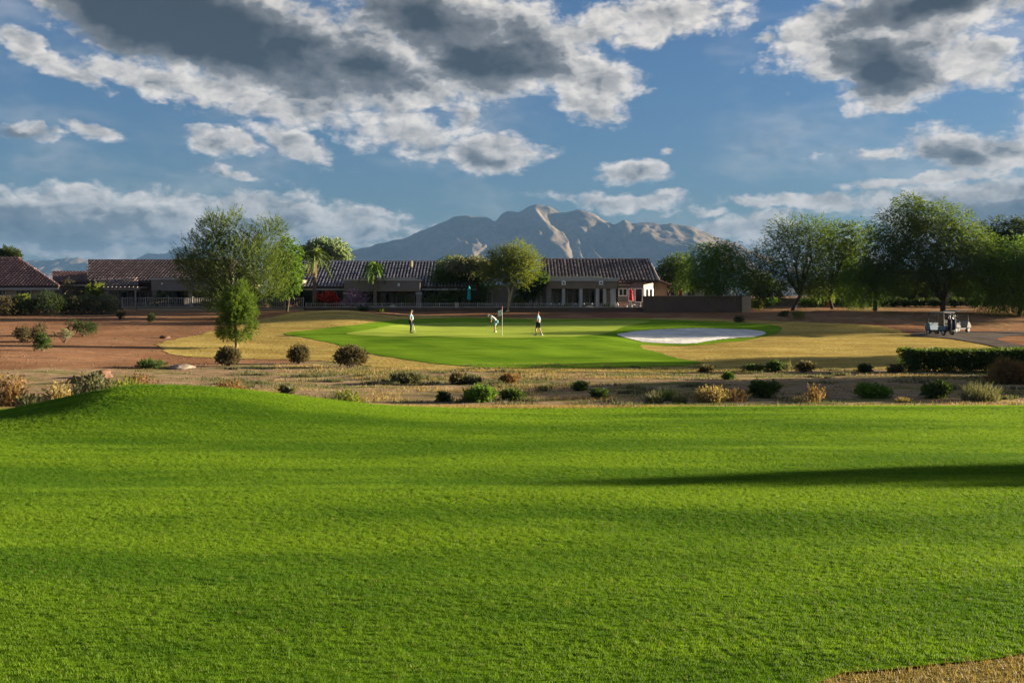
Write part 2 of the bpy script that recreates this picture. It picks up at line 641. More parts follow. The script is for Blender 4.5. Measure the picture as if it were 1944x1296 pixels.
def turf(name, cols, scale_big=0.35, fine=30.0, bstr=0.5, bdist=0.02, stretch=(1, 1, 1), rough=0.8, spots=None, stripes=None):
    """grass seen as a surface: cols = dark, mid, light"""
    m, g, out = newmat(name)
    p = pos(g)
    ps = g.v('MULTIPLY', p, stretch)
    big = g.noise(ps, scale_big, 5, 0.55)
    med = g.noise(ps, scale_big * 7, 4, 0.6)
    fin = g.noise(p, fine, 3, 0.7)
    f = g.m('ADD', g.m('MULTIPLY', big, 0.55), g.m('MULTIPLY', med, 0.45))
    c = g.mix(g.rng(f, 0.38, 0.55), cols[0], cols[1])
    c = g.mix(g.rng(f, 0.5, 0.66), c, cols[2])
    c = g.mix(g.rng(fin, 0.35, 0.65, 0.0, 0.45), c, tuple(q * 0.55 for q in cols[0]))
    if spots:
        s = g.noise(ps, scale_big * 3.3, 6, 0.7)
        c = g.mix(g.rng(s, 0.6, 0.70), c, spots)
    if stripes:
        ca, sa = math.cos(stripes[0]), math.sin(stripes[0])
        dp = g.v('DOT_PRODUCT', p, (ca, sa, 0.0))
        wv = g.m('SINE', g.m('ADD', g.m('MULTIPLY', dp, 6.283 * stripes[1]), g.m('MULTIPLY', big, 2.0)))
        c = g.mix(g.rng(wv, -0.5, 0.5, 0.0, stripes[2]), c, cols[2])
    h = g.m('ADD', fin, g.m('MULTIPLY', med, 0.6))
    g.link(bsdf(g, c, 1.0, 0.0, 0, bump(g, h, bstr, bdist)), out.inputs[0])
    return m


M = {}


def make_materials():
    # ground: red decomposed granite, paler and drier in the wash
    m, g, out = newmat('dirt')
    p = pos(g)
    at = g.node('ShaderNodeAttribute', attribute_name='wash').outputs['Fac']
    b1 = g.noise(p, 0.25, 5, 0.6)
    b2 = g.noise(p, 1.6, 5, 0.65)
    fn = g.noise(p, 14, 4, 0.7)
    red = g.mix(g.rng(b1, 0.35, 0.65), (0.212, 0.100, 0.050), (0.320, 0.168, 0.090))
    red = g.mix(g.rng(b2, 0.45, 0.7, 0, 0.6), red, (0.17, 0.100, 0.066))
    tr = g.noise(g.v('MULTIPLY', p, (0.16, 1.0, 1)), 1.3, 5, 0.7)
    red = g.mix(g.rng(tr, 0.50, 0.64, 0, 0.75), red, (0.135, 0.078, 0.048))
    red = g.mix(g.rng(g.noise(p, 5.5, 5, 0.75), 0.54, 0.68, 0, 0.7), red, (0.35, 0.215, 0.130))
    tan = g.mix(g.rng(b2, 0.35, 0.65), (0.225, 0.145, 0.085), (0.33, 0.235, 0.140))
    st = g.noise(g.v('MULTIPLY', p, (0.5, 1.6, 1)), 0.55, 6, 0.65)
    tan = g.mix(g.rng(st, 0.52, 0.60), tan, (0.150, 0.150, 0.048))
    tan = g.mix(g.rng(g.noise(g.v('MULTIPLY', p, (0.5, 1.3, 1)), 0.8, 6, 0.7), 0.55, 0.64, 0, 0.8), tan, (0.37, 0.29, 0.125))
    w = g.rng(g.m('ADD', at, g.m('MULTIPLY_ADD', b2, 0.9, -0.45)), 0.35, 0.65)
    c = g.mix(w, red, tan)
    c = g.mix(g.rng(fn, 0.5, 0.72, 0, 0.4), c, (0.14, 0.10, 0.065))
    h = g.m('ADD', g.m('MULTIPLY', fn, 0.6), b2)
    g.link(bsdf(g, c, 1.0, 0.0, 0, bump(g, h, 0.9, 0.09)), out.inputs[0])
    M['dirt'] = m
    M['fairway'] = turf('fairway_turf', [(0.055, 0.120, 0.007), (0.095, 0.185, 0.010), (0.140, 0.240, 0.012)], 0.30, 45, 0.6, 0.025, (0.45, 1.5, 1))
    M['near_rough'] = turf('dry_turf', [(0.16, 0.125, 0.040), (0.25, 0.195, 0.065), (0.34, 0.27, 0.10)], 0.9, 40, 0.9, 0.04, (0.6, 1.4, 1))
    M['rough'] = turf('golden_turf', [(0.32, 0.225, 0.062), (0.46, 0.335, 0.098), (0.56, 0.43, 0.14)], 0.35, 5, 0.9, 0.07, (0.45, 1.2, 1), spots=(0.20, 0.185, 0.055))
    M['apron'] = turf('apron_turf', [(0.100, 0.195, 0.013), (0.150, 0.265, 0.017), (0.220, 0.345, 0.024)], 0.20, 14, 0.4, 0.03, (0.4, 1.3, 1), stripes=(0.5, 0.22, 0.22))
    M['green'] = turf('putting_turf', [(0.28, 0.37, 0.050), (0.34, 0.42, 0.060), (0.40, 0.47, 0.075)], 0.12, 20, 0.1, 0.01, (0.5, 1.2, 1), stripes=(1.1, 0.30, 0.10))
    M['sand'] = turf('bunker_sand', [(0.66, 0.64, 0.60), (0.74, 0.72, 0.68), (0.80, 0.79, 0.76)], 0.5, 6, 0.5, 0.03, (0.5, 1, 1))
    m, g, out = newmat('raked_sand')
    p = pos(g)
    wv = g.node('ShaderNodeTexWave', wave_type='BANDS', bands_direction='Y')
    g.link(g.v('ADD', p, g.v('SCALE', g.noise(p, 0.35, 2, 0.5, out='Color'), scale=3.0)), wv.inputs['Vector'])
    wv.inputs['Scale'].default_value = 1.1
    wv.inputs['Distortion'].default_value = 3.0
    n1 = g.noise(p, 0.6, 5, 0.6)
    n2 = g.noise(p, 5.0, 4, 0.7)
    c = g.mix(g.rng(n1, 0.35, 0.65), (0.58, 0.55, 0.50), (0.74, 0.72, 0.67))
    c = g.mix(g.rng(n2, 0.55, 0.7, 0, 0.35), c, (0.46, 0.43, 0.38))
    hh = g.m('ADD', g.m('MULTIPLY', wv.outputs['Fac'], 0.35), g.m('ADD', n2, g.m('MULTIPLY', n1, 1.6)))
    g.link(bsdf(g, c, 1.0, 0.0, 0, bump(g, hh, 0.8, 0.10)), out.inputs[0])
    M['sand'] = m
    M['path'] = turf('cart_path_concrete', [(0.11, 0.090, 0.074), (0.14, 0.117, 0.098), (0.17, 0.146, 0.125)], 0.5, 8, 0.3, 0.01)
    # grass blades of the near fairway
    m, g, out = newmat('grass_blades')
    oi = g.node('ShaderNodeObjectInfo')
    p = pos(g)
    big = g.noise(g.v('MULTIPLY', p, (0.45, 1.5, 1)), 0.30, 5, 0.55)
    med = g.noise(g.v('MULTIPLY', p, (0.7, 1.3, 1)), 2.2, 4, 0.6)
    f = g.m('ADD', g.m('MULTIPLY', big, 0.75), g.m('MULTIPLY', med, 0.25))
    c = g.mix(g.rng(f, 0.40, 0.60), (0.074, 0.158, 0.010), (0.195, 0.305, 0.017))
    c = g.mix(g.rng(oi.outputs['Random'], 0.0, 1.0, 0, 0.6, False), c, (0.060, 0.125, 0.008))
    c = g.mix(g.rng(oi.outputs['Random'], 0.975, 0.98, 0, 0.7), c, (0.24, 0.24, 0.07))
    dif = bsdf(g, c, 0.6, 0.12)
    t = g.node('ShaderNodeBsdfTranslucent')
    g.link(g.v('MULTIPLY', c, (1.25, 1.25, 0.6)), t.inputs['Color'])
    mx = g.node('ShaderNodeMixShader')
    mx.inputs[0].default_value = 0.4
    g.link(dif, mx.inputs[1])
    g.link(t.outputs[0], mx.inputs[2])
    g.link(mx.outputs[0], out.inputs[0])
    M['blades'] = m
    M['straw'] = leafmat('straw_blades', (0.26, 0.185, 0.070), (0.38, 0.29, 0.125), 0.3)
    # mountain rock and desert scrub
    m, g, out = newmat('mountain_rock')
    p = pos(g)
    n1 = g.noise(p, 0.004, 6, 0.65)
    n2 = g.noise(p, 0.02, 5, 0.7)
    c = g.mix(g.rng(n1, 0.35, 0.65), (0.12, 0.088, 0.066), (0.20, 0.150, 0.110))
    c = g.mix(g.rng(n2, 0.45, 0.65, 0, 0.6), c, (0.10, 0.10, 0.06))
    g.link(bsdf(g, c, 0.95, 0.05, 0, bump(g, n2, 0.6, 12.0)), out.inputs[0])
    M['rock_far'] = m
    M['boulder'] = plain('boulder_rock', (0.13, 0.072, 0.048), 0.9, 0.1, 0, 0.35, 2.5, 0.8)
    M['stone'] = plain('loose_stone', (0.15, 0.092, 0.060), 0.95, 0.05, 0, 0.4, 3.0)
    M['bark_dark'] = plain('dark_bark', (0.060, 0.045, 0.034), 0.9, 0.1, 0, 0.4, 5, 0.8)
    M['bark_tan'] = plain('tan_bark', (0.20, 0.15, 0.095), 0.9, 0.1, 0, 0.35, 5, 0.8)
    M['bark_green'] = plain('palo_verde_bark', (0.50, 0.47, 0.22), 0.8, 0.15, 0, 0.25, 4, 0.4)
    M['bark_palm'] = plain('palm_bark', (0.17, 0.125, 0.09), 0.95, 0.1, 0, 0.5, 7, 0.9)
    M['stem'] = plain('twig_bark', (0.16, 0.12, 0.085), 0.9, 0.1, 0, 0.3, 8)
    L = M
    L['lf_mesq'] = leafmat('mesquite_leaf', (0.055, 0.100, 0.026), (0.125, 0.175, 0.038))
    L['lf_mesq_bright'] = leafmat('bright_mesquite_leaf', (0.065, 0.140, 0.020), (0.140, 0.230, 0.034))
    L['lf_olive'] = leafmat('acacia_leaf', (0.060, 0.100, 0.022), (0.130, 0.170, 0.038))
    L['lf_palo'] = leafmat('palo_verde_leaf', (0.105, 0.138, 0.028), (0.190, 0.225, 0.048))
    L['lf_pine'] = leafmat('pine_needle', (0.055, 0.110, 0.014), (0.130, 0.195, 0.026))
    L['lf_dark'] = leafmat('dark_leaf', (0.028, 0.050, 0.018), (0.062, 0.088, 0.028))
    L['lf_sage'] = leafmat('sage_leaf', (0.085, 0.090, 0.052), (0.150, 0.148, 0.088))
    L['lf_dusty'] = leafmat('dusty_leaf', (0.070, 0.062, 0.034), (0.135, 0.110, 0.062))
    L['lf_hazed'] = leafmat('hazed_far_leaf', (0.18, 0.25, 0.17), (0.26, 0.33, 0.22))  # distance haze put into the leaf colour
    L['lf_grey'] = leafmat('silver_leaf', (0.155, 0.165, 0.105), (0.26, 0.26, 0.165))
    L['lf_shrub'] = leafmat('shrub_leaf', (0.040, 0.075, 0.018), (0.090, 0.130, 0.034))
    L['lf_yellow'] = leafmat('yellow_green_leaf', (0.115, 0.155, 0.020), (0.21, 0.24, 0.040))
    L['lf_red'] = leafmat('red_bract', (0.42, 0.030, 0.025), (0.60, 0.075, 0.045), tcol=(1.1, .6, .5))
    L['lf_pink'] = leafmat('mauve_blossom', (0.36, 0.22, 0.31), (0.60, 0.44, 0.54), tcol=(1.0, .7, .9))
    L['lf_orange'] = leafmat('rust_dry_leaf', (0.165, 0.095, 0.045), (0.285, 0.180, 0.090))
    L['lf_straw'] = leafmat('straw_leaf', (0.22, 0.165, 0.075), (0.36, 0.285, 0.145))
    L['lf_palm'] = leafmat('palm_leaflet', (0.060, 0.095, 0.028), (0.125, 0.165, 0.050))
    L['lf_palmbright'] = leafmat('bright_palm_leaflet', (0.075, 0.16, 0.02), (0.15, 0.25, 0.04))
    L['lf_palmgrey'] = leafmat('grey_palm_leaflet', (0.12, 0.15, 0.075), (0.23, 0.25, 0.13))
    M['stucco_grey'] = plain('grey_stucco', (0.20, 0.175, 0.155), 0.9, 0.1, 0, 0.10, 1.5, 0.4)
    M['stucco_brown'] = plain('brown_stucco', (0.22, 0.17, 0.13), 0.9, 0.1, 0, 0.12, 1.5, 0.4)
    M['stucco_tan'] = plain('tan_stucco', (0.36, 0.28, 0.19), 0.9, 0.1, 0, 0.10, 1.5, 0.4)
    M['stucco_lit'] = plain('pale_sunlit_stucco', (0.42, 0.37, 0.28), 0.9, 0.1, 0, 0.10, 1.5, 0.4)  # for pale parts, and for sunlight put into a wall's colour
    M['trim'] = plain('pale_trim', (0.40, 0.38, 0.35), 0.7, 0.2, 0, 0.08, 2)
    M['white'] = plain('white_paint', (0.74, 0.73, 0.70), 0.45, 0.4, 0, 0.06, 3)
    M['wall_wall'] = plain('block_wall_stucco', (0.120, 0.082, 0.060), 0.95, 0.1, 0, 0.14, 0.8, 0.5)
    M['glass'] = plain('dark_window_glass', (0.018, 0.020, 0.022), 0.08, 0.5, 0, 0.2, 1)
    M['iron'] = plain('fence_metal', (0.46, 0.42, 0.36), 0.55, 0.35, 0, 0.1, 4)
    M['deck'] = plain('roof_underlay', (0.08, 0.06, 0.05), 0.95, 0.1, 0, 0.2, 2)
    for nm, c1, c2, c3 in (('tile_red', (0.165, 0.083, 0.072), (0.28, 0.165, 0.140), (0.105, 0.058, 0.052)),
                           ('tile_brown', (0.170, 0.112, 0.100), (0.30, 0.215, 0.190), (0.105, 0.074, 0.068)),
                           ('tile_grey', (0.27, 0.25, 0.275), (0.46, 0.43, 0.46), (0.17, 0.155, 0.17)),
                           ('tile_dark', (0.20, 0.160, 0.155), (0.36, 0.30, 0.28), (0.11, 0.085, 0.082))):
        m, g, out = newmat(nm)
        at = g.node('ShaderNodeAttribute', attribute_name='tint').outputs['Fac']
        c = g.mix(g.rng(at, 0.0, 0.6, smooth=False), c3, c1)
        c = g.mix(g.rng(at, 0.6, 1.0, smooth=False), c, c2)
        g.link(bsdf(g, c, 0.42, 0.5), out.inputs[0])
        M[nm] = m
    M['red_cloth'] = plain('red_canvas', (0.42, 0.018, 0.020), 0.8, 0.15, 0, 0.15, 5)
    M['teal_cloth'] = plain('teal_canvas', (0.030, 0.34, 0.38), 0.8, 0.15, 0, 0.12, 5)
    M['black'] = plain('black_plastic', (0.018, 0.018, 0.020), 0.5, 0.35, 0, 0.2, 5)
    M['rubber'] = plain('tyre_rubber', (0.022, 0.021, 0.021), 0.85, 0.2, 0, 0.2, 9)
    M['cart_blue'] = plain('pale_blue_cart_body', (0.085, 0.15, 0.205), 0.3, 0.5, 0, 0.06, 4)
    M['cart_cream'] = plain('cream_cart_body', (0.26, 0.245, 0.205), 0.3, 0.5, 0, 0.06, 4)
    M['seat_vinyl'] = plain('dark_seat_vinyl', (0.035, 0.035, 0.038), 0.55, 0.3, 0, 0.15, 6)
    M['chrome'] = plain('brushed_steel', (0.55, 0.55, 0.56), 0.3, 0.5, 1.0, 0.05, 8)
    M['skin'] = plain('skin', (0.42, 0.235, 0.155), 0.6, 0.3, 0, 0.06, 9)
    M['skin_tan'] = plain('tanned_skin', (0.25, 0.125, 0.075), 0.6, 0.3, 0, 0.06, 9)
    M['shirt_blue'] = plain('light_blue_polo', (0.29, 0.45, 0.54), 0.85, 0.15, 0, 0.08, 12)
    M['shirt_white'] = plain('white_polo', (0.62, 0.62, 0.64), 0.85, 0.15, 0, 0.08, 12)
    M['shirt_slate'] = plain('slate_blue_polo', (0.17, 0.26, 0.33), 0.85, 0.15, 0, 0.08, 12)
    M['cloth_black'] = plain('black_cloth', (0.022, 0.023, 0.030), 0.9, 0.1, 0, 0.15, 12)
    M['cloth_blue'] = plain('pale_blue_cloth', (0.22, 0.36, 0.45), 0.9, 0.1, 0, 0.1, 12)
    M['navy'] = plain('navy_cloth', (0.030, 0.040, 0.085), 0.85, 0.15, 0, 0.15, 12)
    M['hair'] = plain('brown_hair', (0.13, 0.060, 0.030), 0.8, 0.2, 0, 0.2, 20)
    M['pot'] = plain('terracotta', (0.42, 0.17, 0.085), 0.85, 0.15, 0, 0.15, 6)
    M['wood'] = plain('weathered_timber', (0.24, 0.20, 0.165), 0.85, 0.15, 0, 0.2, 4)
    M['flag_pink'] = plain('pink_flag_cloth', (0.62, 0.20, 0.22), 0.85, 0.1, 0, 0.1, 9)


make_materials()
#==SETTING==
# ------------------------------------------------------------------ the setting: ground and turf sheets
def axis_coords(lo, hi, step, far_lo, far_hi):
    a = list(np.arange(lo, hi + 1e-6, step))
    s = step
    q = hi
    while q < far_hi:
        s *= 1.45
        q += s
        a.append(min(q, far_hi))
    s = step
    q = lo
    b = []
    while q > far_lo:
        s *= 1.45
        q -= s
        b.append(max(q, far_lo))
    return np.array(sorted(set(b)) + a)


def seg_dist_mask(x, y, pts, width):
    """1 on a polyline band, 0 outside"""
    best = np.full(x.shape, 1e9)
    for (ax, ay), (bx, by) in zip(pts[:-1], pts[1:]):
        dx, dy = bx - ax, by - ay
        t = np.clip(((x - ax) * dx + (y - ay) * dy) / (dx * dx + dy * dy), 0, 1)
        best = np.minimum(best, np.hypot(x - ax - t * dx, y - ay - t * dy))
    return np.clip(1.5 - best / width, 0, 1)


def build_ground():
    xs = axis_coords(-75, 85, 0.6, -14000, 14000)
    ys = axis_coords(-30, 125, 0.6, -3500, 14000)
    gx, gy = np.meshgrid(xs, ys)
    gz = H(gx, gy)
    nx, ny = len(xs), len(ys)
    verts = np.stack([gx.ravel(), gy.ravel(), gz.ravel()], 1)
    i = np.arange((nx - 1) * (ny - 1))
    r, c = i // (nx - 1), i % (nx - 1)
    a = r * nx + c
    faces = np.stack([a, a + 1, a + nx + 1, a + nx], 1)
    me = mesh_np('ground', verts, faces, M['dirt'], smooth=True)
    # the dry wash: pale sand and thin grass; the slopes are red granite
    x, y = gx.ravel(), gy.ravel()
    px = 972 + x / np.maximum(y, 5) * F
    top = np.interp(px, [-400, 0, 300, 500, 800, 1300, 2300], [43, 43, 45, 51, 54, 54, 54])
    w = np.clip((top + 1.5 - y) / 5.0 + 0.5, 0, 1)
    w = np.maximum(w, 0.45 * np.clip((px - 1330) / 120, 0, 1) * np.clip((y - 85) / 6, 0, 1))
    at = me.attributes.new('wash', 'FLOAT', 'POINT')
    at.data.foreach_set('value', w.astype(np.float32))
    o = link_mesh('ground', me)
    tag(o, kind='structure')
    return o


def smooth_poly(pts, n=4, closed=True):
    """Catmull-Rom through the points"""
    P = [np.array(p, float) for p in pts]
    out = []
    N = len(P)
    for i in range(N if closed else N - 1):
        p0, p1, p2, p3 = P[(i - 1) % N], P[i], P[(i + 1) % N], P[(i + 2) % N]
        if not closed:
            p0 = P[max(i - 1, 0)]
            p3 = P[min(i + 2, N - 1)]
        for k in range(n):
            t = k / n
            out.append(0.5 * ((2 * p1) + (-p0 + p2) * t + (2 * p0 - 5 * p1 + 4 * p2 - p3) * t * t + (-p0 + 3 * p1 - 3 * p2 + p3) * t ** 3))
    if not closed:
        out.append(P[-1])
    return np.array(out)


def resample(poly, step):
    q = np.vstack([poly, poly[:1]])
    seg = np.hypot(*np.diff(q, axis=0).T)
    s = np.concatenate([[0], np.cumsum(seg)])
    n = max(8, int(s[-1] / step))
    t = np.linspace(0, s[-1], n, endpoint=False)
    return np.stack([np.interp(t, s, q[:, 0]), np.interp(t, s, q[:, 1])], 1)


def inside(poly, x, y):
    r = np.zeros(x.shape, bool)
    n = len(poly)
    for i in range(n):
        x1, y1 = poly[i]
        x2, y2 = poly[(i + 1) % n]
        if y1 == y2:
            continue
        c = ((y1 > y) != (y2 > y)) & (x < (x2 - x1) * (y - y1) / (y2 - y1) + x1)
        r ^= c
    return r


def sheet(name, poly, step, zoff, mat, ragged=0.0, edge_step=None, dz=None):
    """a turf sheet draped on the terrain, cut to a plan outline"""
    b = resample(np.asarray(poly, float), edge_step or step * 0.7)
    if ragged:
        s = np.arange(len(b))
        b = b + ragged * np.stack([R.normal(size=len(b)), R.normal(size=len(b))], 1) * 0.5 + ragged * np.stack([vnoise(s / 5.0, s * 0, 5), vnoise(s / 5.0, s * 0 + 9, 6)], 1)
    x0, y0 = b.min(0)
    x1, y1 = b.max(0)
    gx, gy = np.meshgrid(np.arange(x0, x1, step), np.arange(y0, y1, step))
    gx = gx + (np.arange(gx.shape[0]) % 2)[:, None] * step * 0.5
    x = gx.ravel()
    y = gy.ravel()
    keep = inside(b, x, y)
    x, y = x[keep], y[keep]
    # keep clear of the border
    d = np.full(x.shape, 1e9)
    for (bx, by) in b[::2]:
        d = np.minimum(d, (x - bx) ** 2 + (y - by) ** 2)
    ok = d > (0.45 * step) ** 2
    x, y = x[ok], y[ok]
    vs = [Vector((p[0], p[1])) for p in b] + [Vector((p, q)) for p, q in zip(x, y)]
    es = [(i, (i + 1) % len(b)) for i in range(len(b))]
    v2, e2, f2, _, _, _ = geometry.delaunay_2d_cdt(vs, es, [], 1, 1e-5)
    co = np.array([(p.x, p.y) for p in v2])
    zz = H(co[:, 0], co[:, 1]) + zoff
    if dz is not None:
        zz = zz + dz(co[:, 0], co[:, 1])
    fa = np.array([f for f in f2 if len(f) == 3])
    # orient upwards
    A = co[fa[:, 1]] - co[fa[:, 0]]
    B = co[fa[:, 2]] - co[fa[:, 0]]
    flip = A[:, 0] * B[:, 1] - A[:, 1] * B[:, 0] < 0
    fa[flip] = fa[flip][:, ::-1]
    me = mesh_np(name, np.column_stack([co, zz]), fa, mat, smooth=True)
    o = link_mesh(name, me)
    tag(o, kind='structure')
    return o, b


def from_px(pts, n=4):
    return smooth_poly([ground_px(*p)[:2] for p in pts], n)


FAIR = None


def build_turf():
    global FAIR
    # near fairway: far edge given as photograph column and distance
    edge = [(-900, 26), (0, 26.0), (200, 26.0), (400, 25.8), (600, 25.6), (800, 25.9), (1000, 26.1), (1200, 26.6), (1400, 27.2), (1600, 27.9), (1944, 28.8), (2600, 29.6), (3400, 30)]
    far = [(X(p, d), d) for p, d in edge]
    # the dry corner bottom right
    corner = [ground_px(2300, 1212)[:2], ground_px(1944, 1252)[:2], ground_px(1800, 1265)[:2], ground_px(1680, 1278)[:2], ground_px(1560, 1294)[:2]]
    cx = np.array(corner)
    fpoly = far + [(40, 12), (22, 8.0), (9, 5.6)] + [tuple(q) for q in cx] + [(0.6, 3.6), (-1, 2.6), (-6, 1), (-14, -2), (-30, 0)]
    sm = smooth_poly(fpoly, 5)
    FAIR = sm
    rp = [(X(p, d), d + 1.3 + 0.5 * math.sin(p * 0.011)) for p, d in edge] + [(44, 10), (44, -14), (-34, -14), (-34, 4)]
    sheet('near_rough', smooth_poly(rp, 4), 0.5, 0.016, M['near_rough'], ragged=0.12)
    sheet('fairway', sm, 0.38, 0.024, M['fairway'], ragged=0.03)
    rough = [(298, 656), (312, 668), (345, 676), (400, 680), (480, 682), (560, 683), (640, 687), (700, 694), (760, 700), (860, 704), (980, 706),
             (1120, 706), (1300, 705), (1460, 703), (1620, 702), (1760, 700), (1944, 697), (2150, 694), (2150, 672), (1944, 669), (1890, 659), (1845, 650), (1790, 643),
             (1738, 638), (1700, 625), (1660, 618), (1600, 614), (1500, 611), (1440, 609), (1380, 607), (1300, 604), (1200, 604.5), (1100, 606), (1020, 604.5), (950, 602), (880, 600), (830, 599), (770, 600)]
    rpts = [ground_px(*p)[:2] for p in rough] + [(X(720, 92), 92), (X(680, 94.5), 94.5), (X(640, 95.5), 95.5), (X(600, 95), 95), (X(560, 93), 93)]
    rpts += [ground_px(*p)[:2] for p in [(520, 602), (480, 609), (430, 622), (380, 635), (320, 647)]]
    sheet('rough', smooth_poly(rpts, 4), 0.6, 0.02, M['rough'], ragged=0.18)
    apron = [(540, 634), (600, 626), (680, 617), (740, 609), (800, 605.5), (870, 604), (950, 605), (1040, 607), (1110, 606.5), (1190, 606), (1260, 607.5), (1330, 610), (1420, 614), (1480, 620),
             (1478, 632), (1440, 642), (1380, 650), (1320, 656), (1260, 657), (1215, 656), (1240, 668), (1285, 681), (1335, 690), (1250, 697), (1120, 699.5), (1000, 700), (900, 697), (800, 688), (730, 677), (680, 667), (620, 650), (575, 641)]
    sheet('green_apron', from_px(apron), 0.6, 0.04, M['apron'], ragged=0.05)
    green = [(655, 635), (700, 627), (760, 617), (850, 612.5), (950, 613), (1050, 612), (1140, 610), (1235, 611), (1190, 620), (1160, 631), (1110, 639), (1000, 642), (900, 642), (800, 640), (710, 638.5)]
    sheet('putting_green', from_px(green), 0.6, 0.055, M['green'])
    bunk = [(1172, 636), (1205, 630), (1250, 627), (1330, 624.5), (1400, 626), (1440, 629), (1454, 634), (1436, 640), (1395, 643), (1352, 648), (1322, 653), (1270, 653.5), (1220, 650), (1190, 643)]
    bp = from_px(bunk, 5)
    c = bp.mean(0)

    def dish(x, y):
        best = np.full(x.shape, 1e9)
        for q in bp:
            best = np.minimum(best, np.hypot(x - q[0], y - q[1]))
        t = np.clip(best / 1.0, 0, 1)
        return 0.10 * t + 0.03 * vnoise(x / 1.3, y / 1.3, 22) * t
    sheet('sand_bunker', bp, 0.5, 0.055, M['sand'], dz=dish)
    path = [(1736, 634), (1800, 630), (1870, 630.5), (1944, 630), (2060, 629), (2060, 637.5), (1944, 638), (1908, 640.5), (1893, 645), (1912, 651), (1950, 658), (2060, 668), (2060, 684), (1944, 669), (1890, 659), (1845, 650), (1800, 643), (1736, 639)]
    sheet('cart_path', from_px(path, 3), 0.7, 0.06, M['path'])


build_ground()
build_turf()


def grass_blades():
    """short mown blades over the near fairway: a point cloud with tufts on it"""
    protos = bpy.data.collections.new("grass_tufts")
    rng = np.random.default_rng(3)
    for t in range(4):
        nb = 14
        vs = []
        for b in range(nb):
            a = rng.uniform(0, 6.283)
            r = rng.uniform(0, 0.030)
            c = np.array([r * math.cos(a), r * math.sin(a), 0.0])
            yaw = rng.uniform(0, 6.283)
            lean = rng.uniform(0.1, 0.9)
            hgt = rng.uniform(0.012, 0.028)
            w = rng.uniform(0.0014, 0.0028)
            side = np.array([-math.sin(yaw), math.cos(yaw), 0]) * w
            tip = c + np.array([math.cos(yaw) * lean * hgt, math.sin(yaw) * lean * hgt, hgt])
            vs += [c - side, c + side, tip]
        fa = np.arange(nb * 3).reshape(-1, 3)
        me = mesh_np('tuft', np.array(vs), fa, M['blades'])
        o = bpy.data.objects.new('tuft', me)
        protos.objects.link(o)
    n = 900000
    d = np.sqrt(rng.uniform(3.2 ** 2, 29.0 ** 2, n))
    keep = rng.uniform(size=n) < np.interp(d, [3, 8, 14, 20, 29], [1.0, 0.85, 0.50, 0.26, 0.16])
    d = d[keep]
    u = rng.uniform(-0.60, 0.60, len(d))
    x = u * d
    y = d
    ok = inside(FAIR, x, y)
    x, y = x[ok], y[ok]
    z = H(x, y) + 0.021
    me = bpy.data.meshes.new('fairway_grass')
    me.vertices.add(len(x))
    me.vertices.foreach_set('co', np.column_stack([x, y, z]).astype(np.float32).ravel())
    sc = me.attributes.new('size', 'FLOAT', 'POINT')
    sc.data.foreach_set('value', (rng.uniform(0.6, 1.05, len(x)) * np.interp(y, [4, 14, 29], [0.9, 1.1, 1.4])).astype(np.float32))
    rt = me.attributes.new('turn', 'FLOAT', 'POINT')
    rt.data.foreach_set('value', rng.uniform(0, 6.283, len(x)).astype(np.float32))
    o = link_mesh('fairway_grass', me)
    tag(o, 'short mown green grass blades covering the near fairway', 'grass', kind='stuff')
    ng = bpy.data.node_groups.new('grass_scatter', 'GeometryNodeTree')
    ng.interface.new_socket('Geometry', in_out='INPUT', socket_type='NodeSocketGeometry')
    ng.interface.new_socket('Geometry', in_out='OUTPUT', socket_type='NodeSocketGeometry')
    g = NT(ng)
    gi = g.node('NodeGroupInput')
    go = g.node('NodeGroupOutput')
    ci = g.node('GeometryNodeCollectionInfo')
    ci.inputs['Collection'].default_value = protos
    ci.inputs['Separate Children'].default_value = True
    ci.inputs['Reset Children'].default_value = True
    iop = g.node('GeometryNodeInstanceOnPoints')
    iop.inputs['Pick Instance'].default_value = True
    rv = g.node('FunctionNodeRandomValue', data_type='INT')
    rv.inputs[4].default_value = 0
    rv.inputs[5].default_value = 3
    na = g.node('GeometryNodeInputNamedAttribute', data_type='FLOAT')
    na.inputs['Name'].default_value = 'size'
    nr = g.node('GeometryNodeInputNamedAttribute', data_type='FLOAT')
    nr.inputs['Name'].default_value = 'turn'
    cx = g.node('ShaderNodeCombineXYZ')
    g.link(nr.outputs[0], cx.inputs[2])
    g.link(gi.outputs[0], iop.inputs['Points'])
    g.link(ci.outputs[0], iop.inputs['Instance'])
    g.link(rv.outputs[2], iop.inputs['Instance Index'])
    g.link(cx.outputs[0], iop.inputs['Rotation'])
    g.link(na.outputs[0], iop.inputs['Scale'])
    g.link(iop.outputs[0], go.inputs[0])
    md = o.modifiers.new('scatter', 'NODES')
    md.node_group = ng
    print('grass tufts', len(x))


grass_blades()


def blade_patch(name, label, pts, hgt, wid, mat, rng, kind='stuff'):
    """loose upright blades, one mesh"""
    n = len(pts)
    yaw = rng.uniform(0, 6.283, n)
    lean = rng.uniform(0.05, 0.9, n)
    h = hgt * rng.uniform(0.5, 1.4, n)
    dirx, diry = np.cos(yaw), np.sin(yaw)
    side = np.stack([-diry, dirx, np.zeros(n)], 1) * wid
    tip = pts + np.stack([dirx * lean * h, diry * lean * h, h], 1)
    v = np.stack([pts - side, pts + side, tip], 1).reshape(-1, 3)
    f = np.arange(n * 3).reshape(-1, 3)
    o = link_mesh(name, mesh_np(name, v, f, mat, tint=rng.uniform(size=n)))
    tag(o, label, 'grass', kind=kind)
    return o


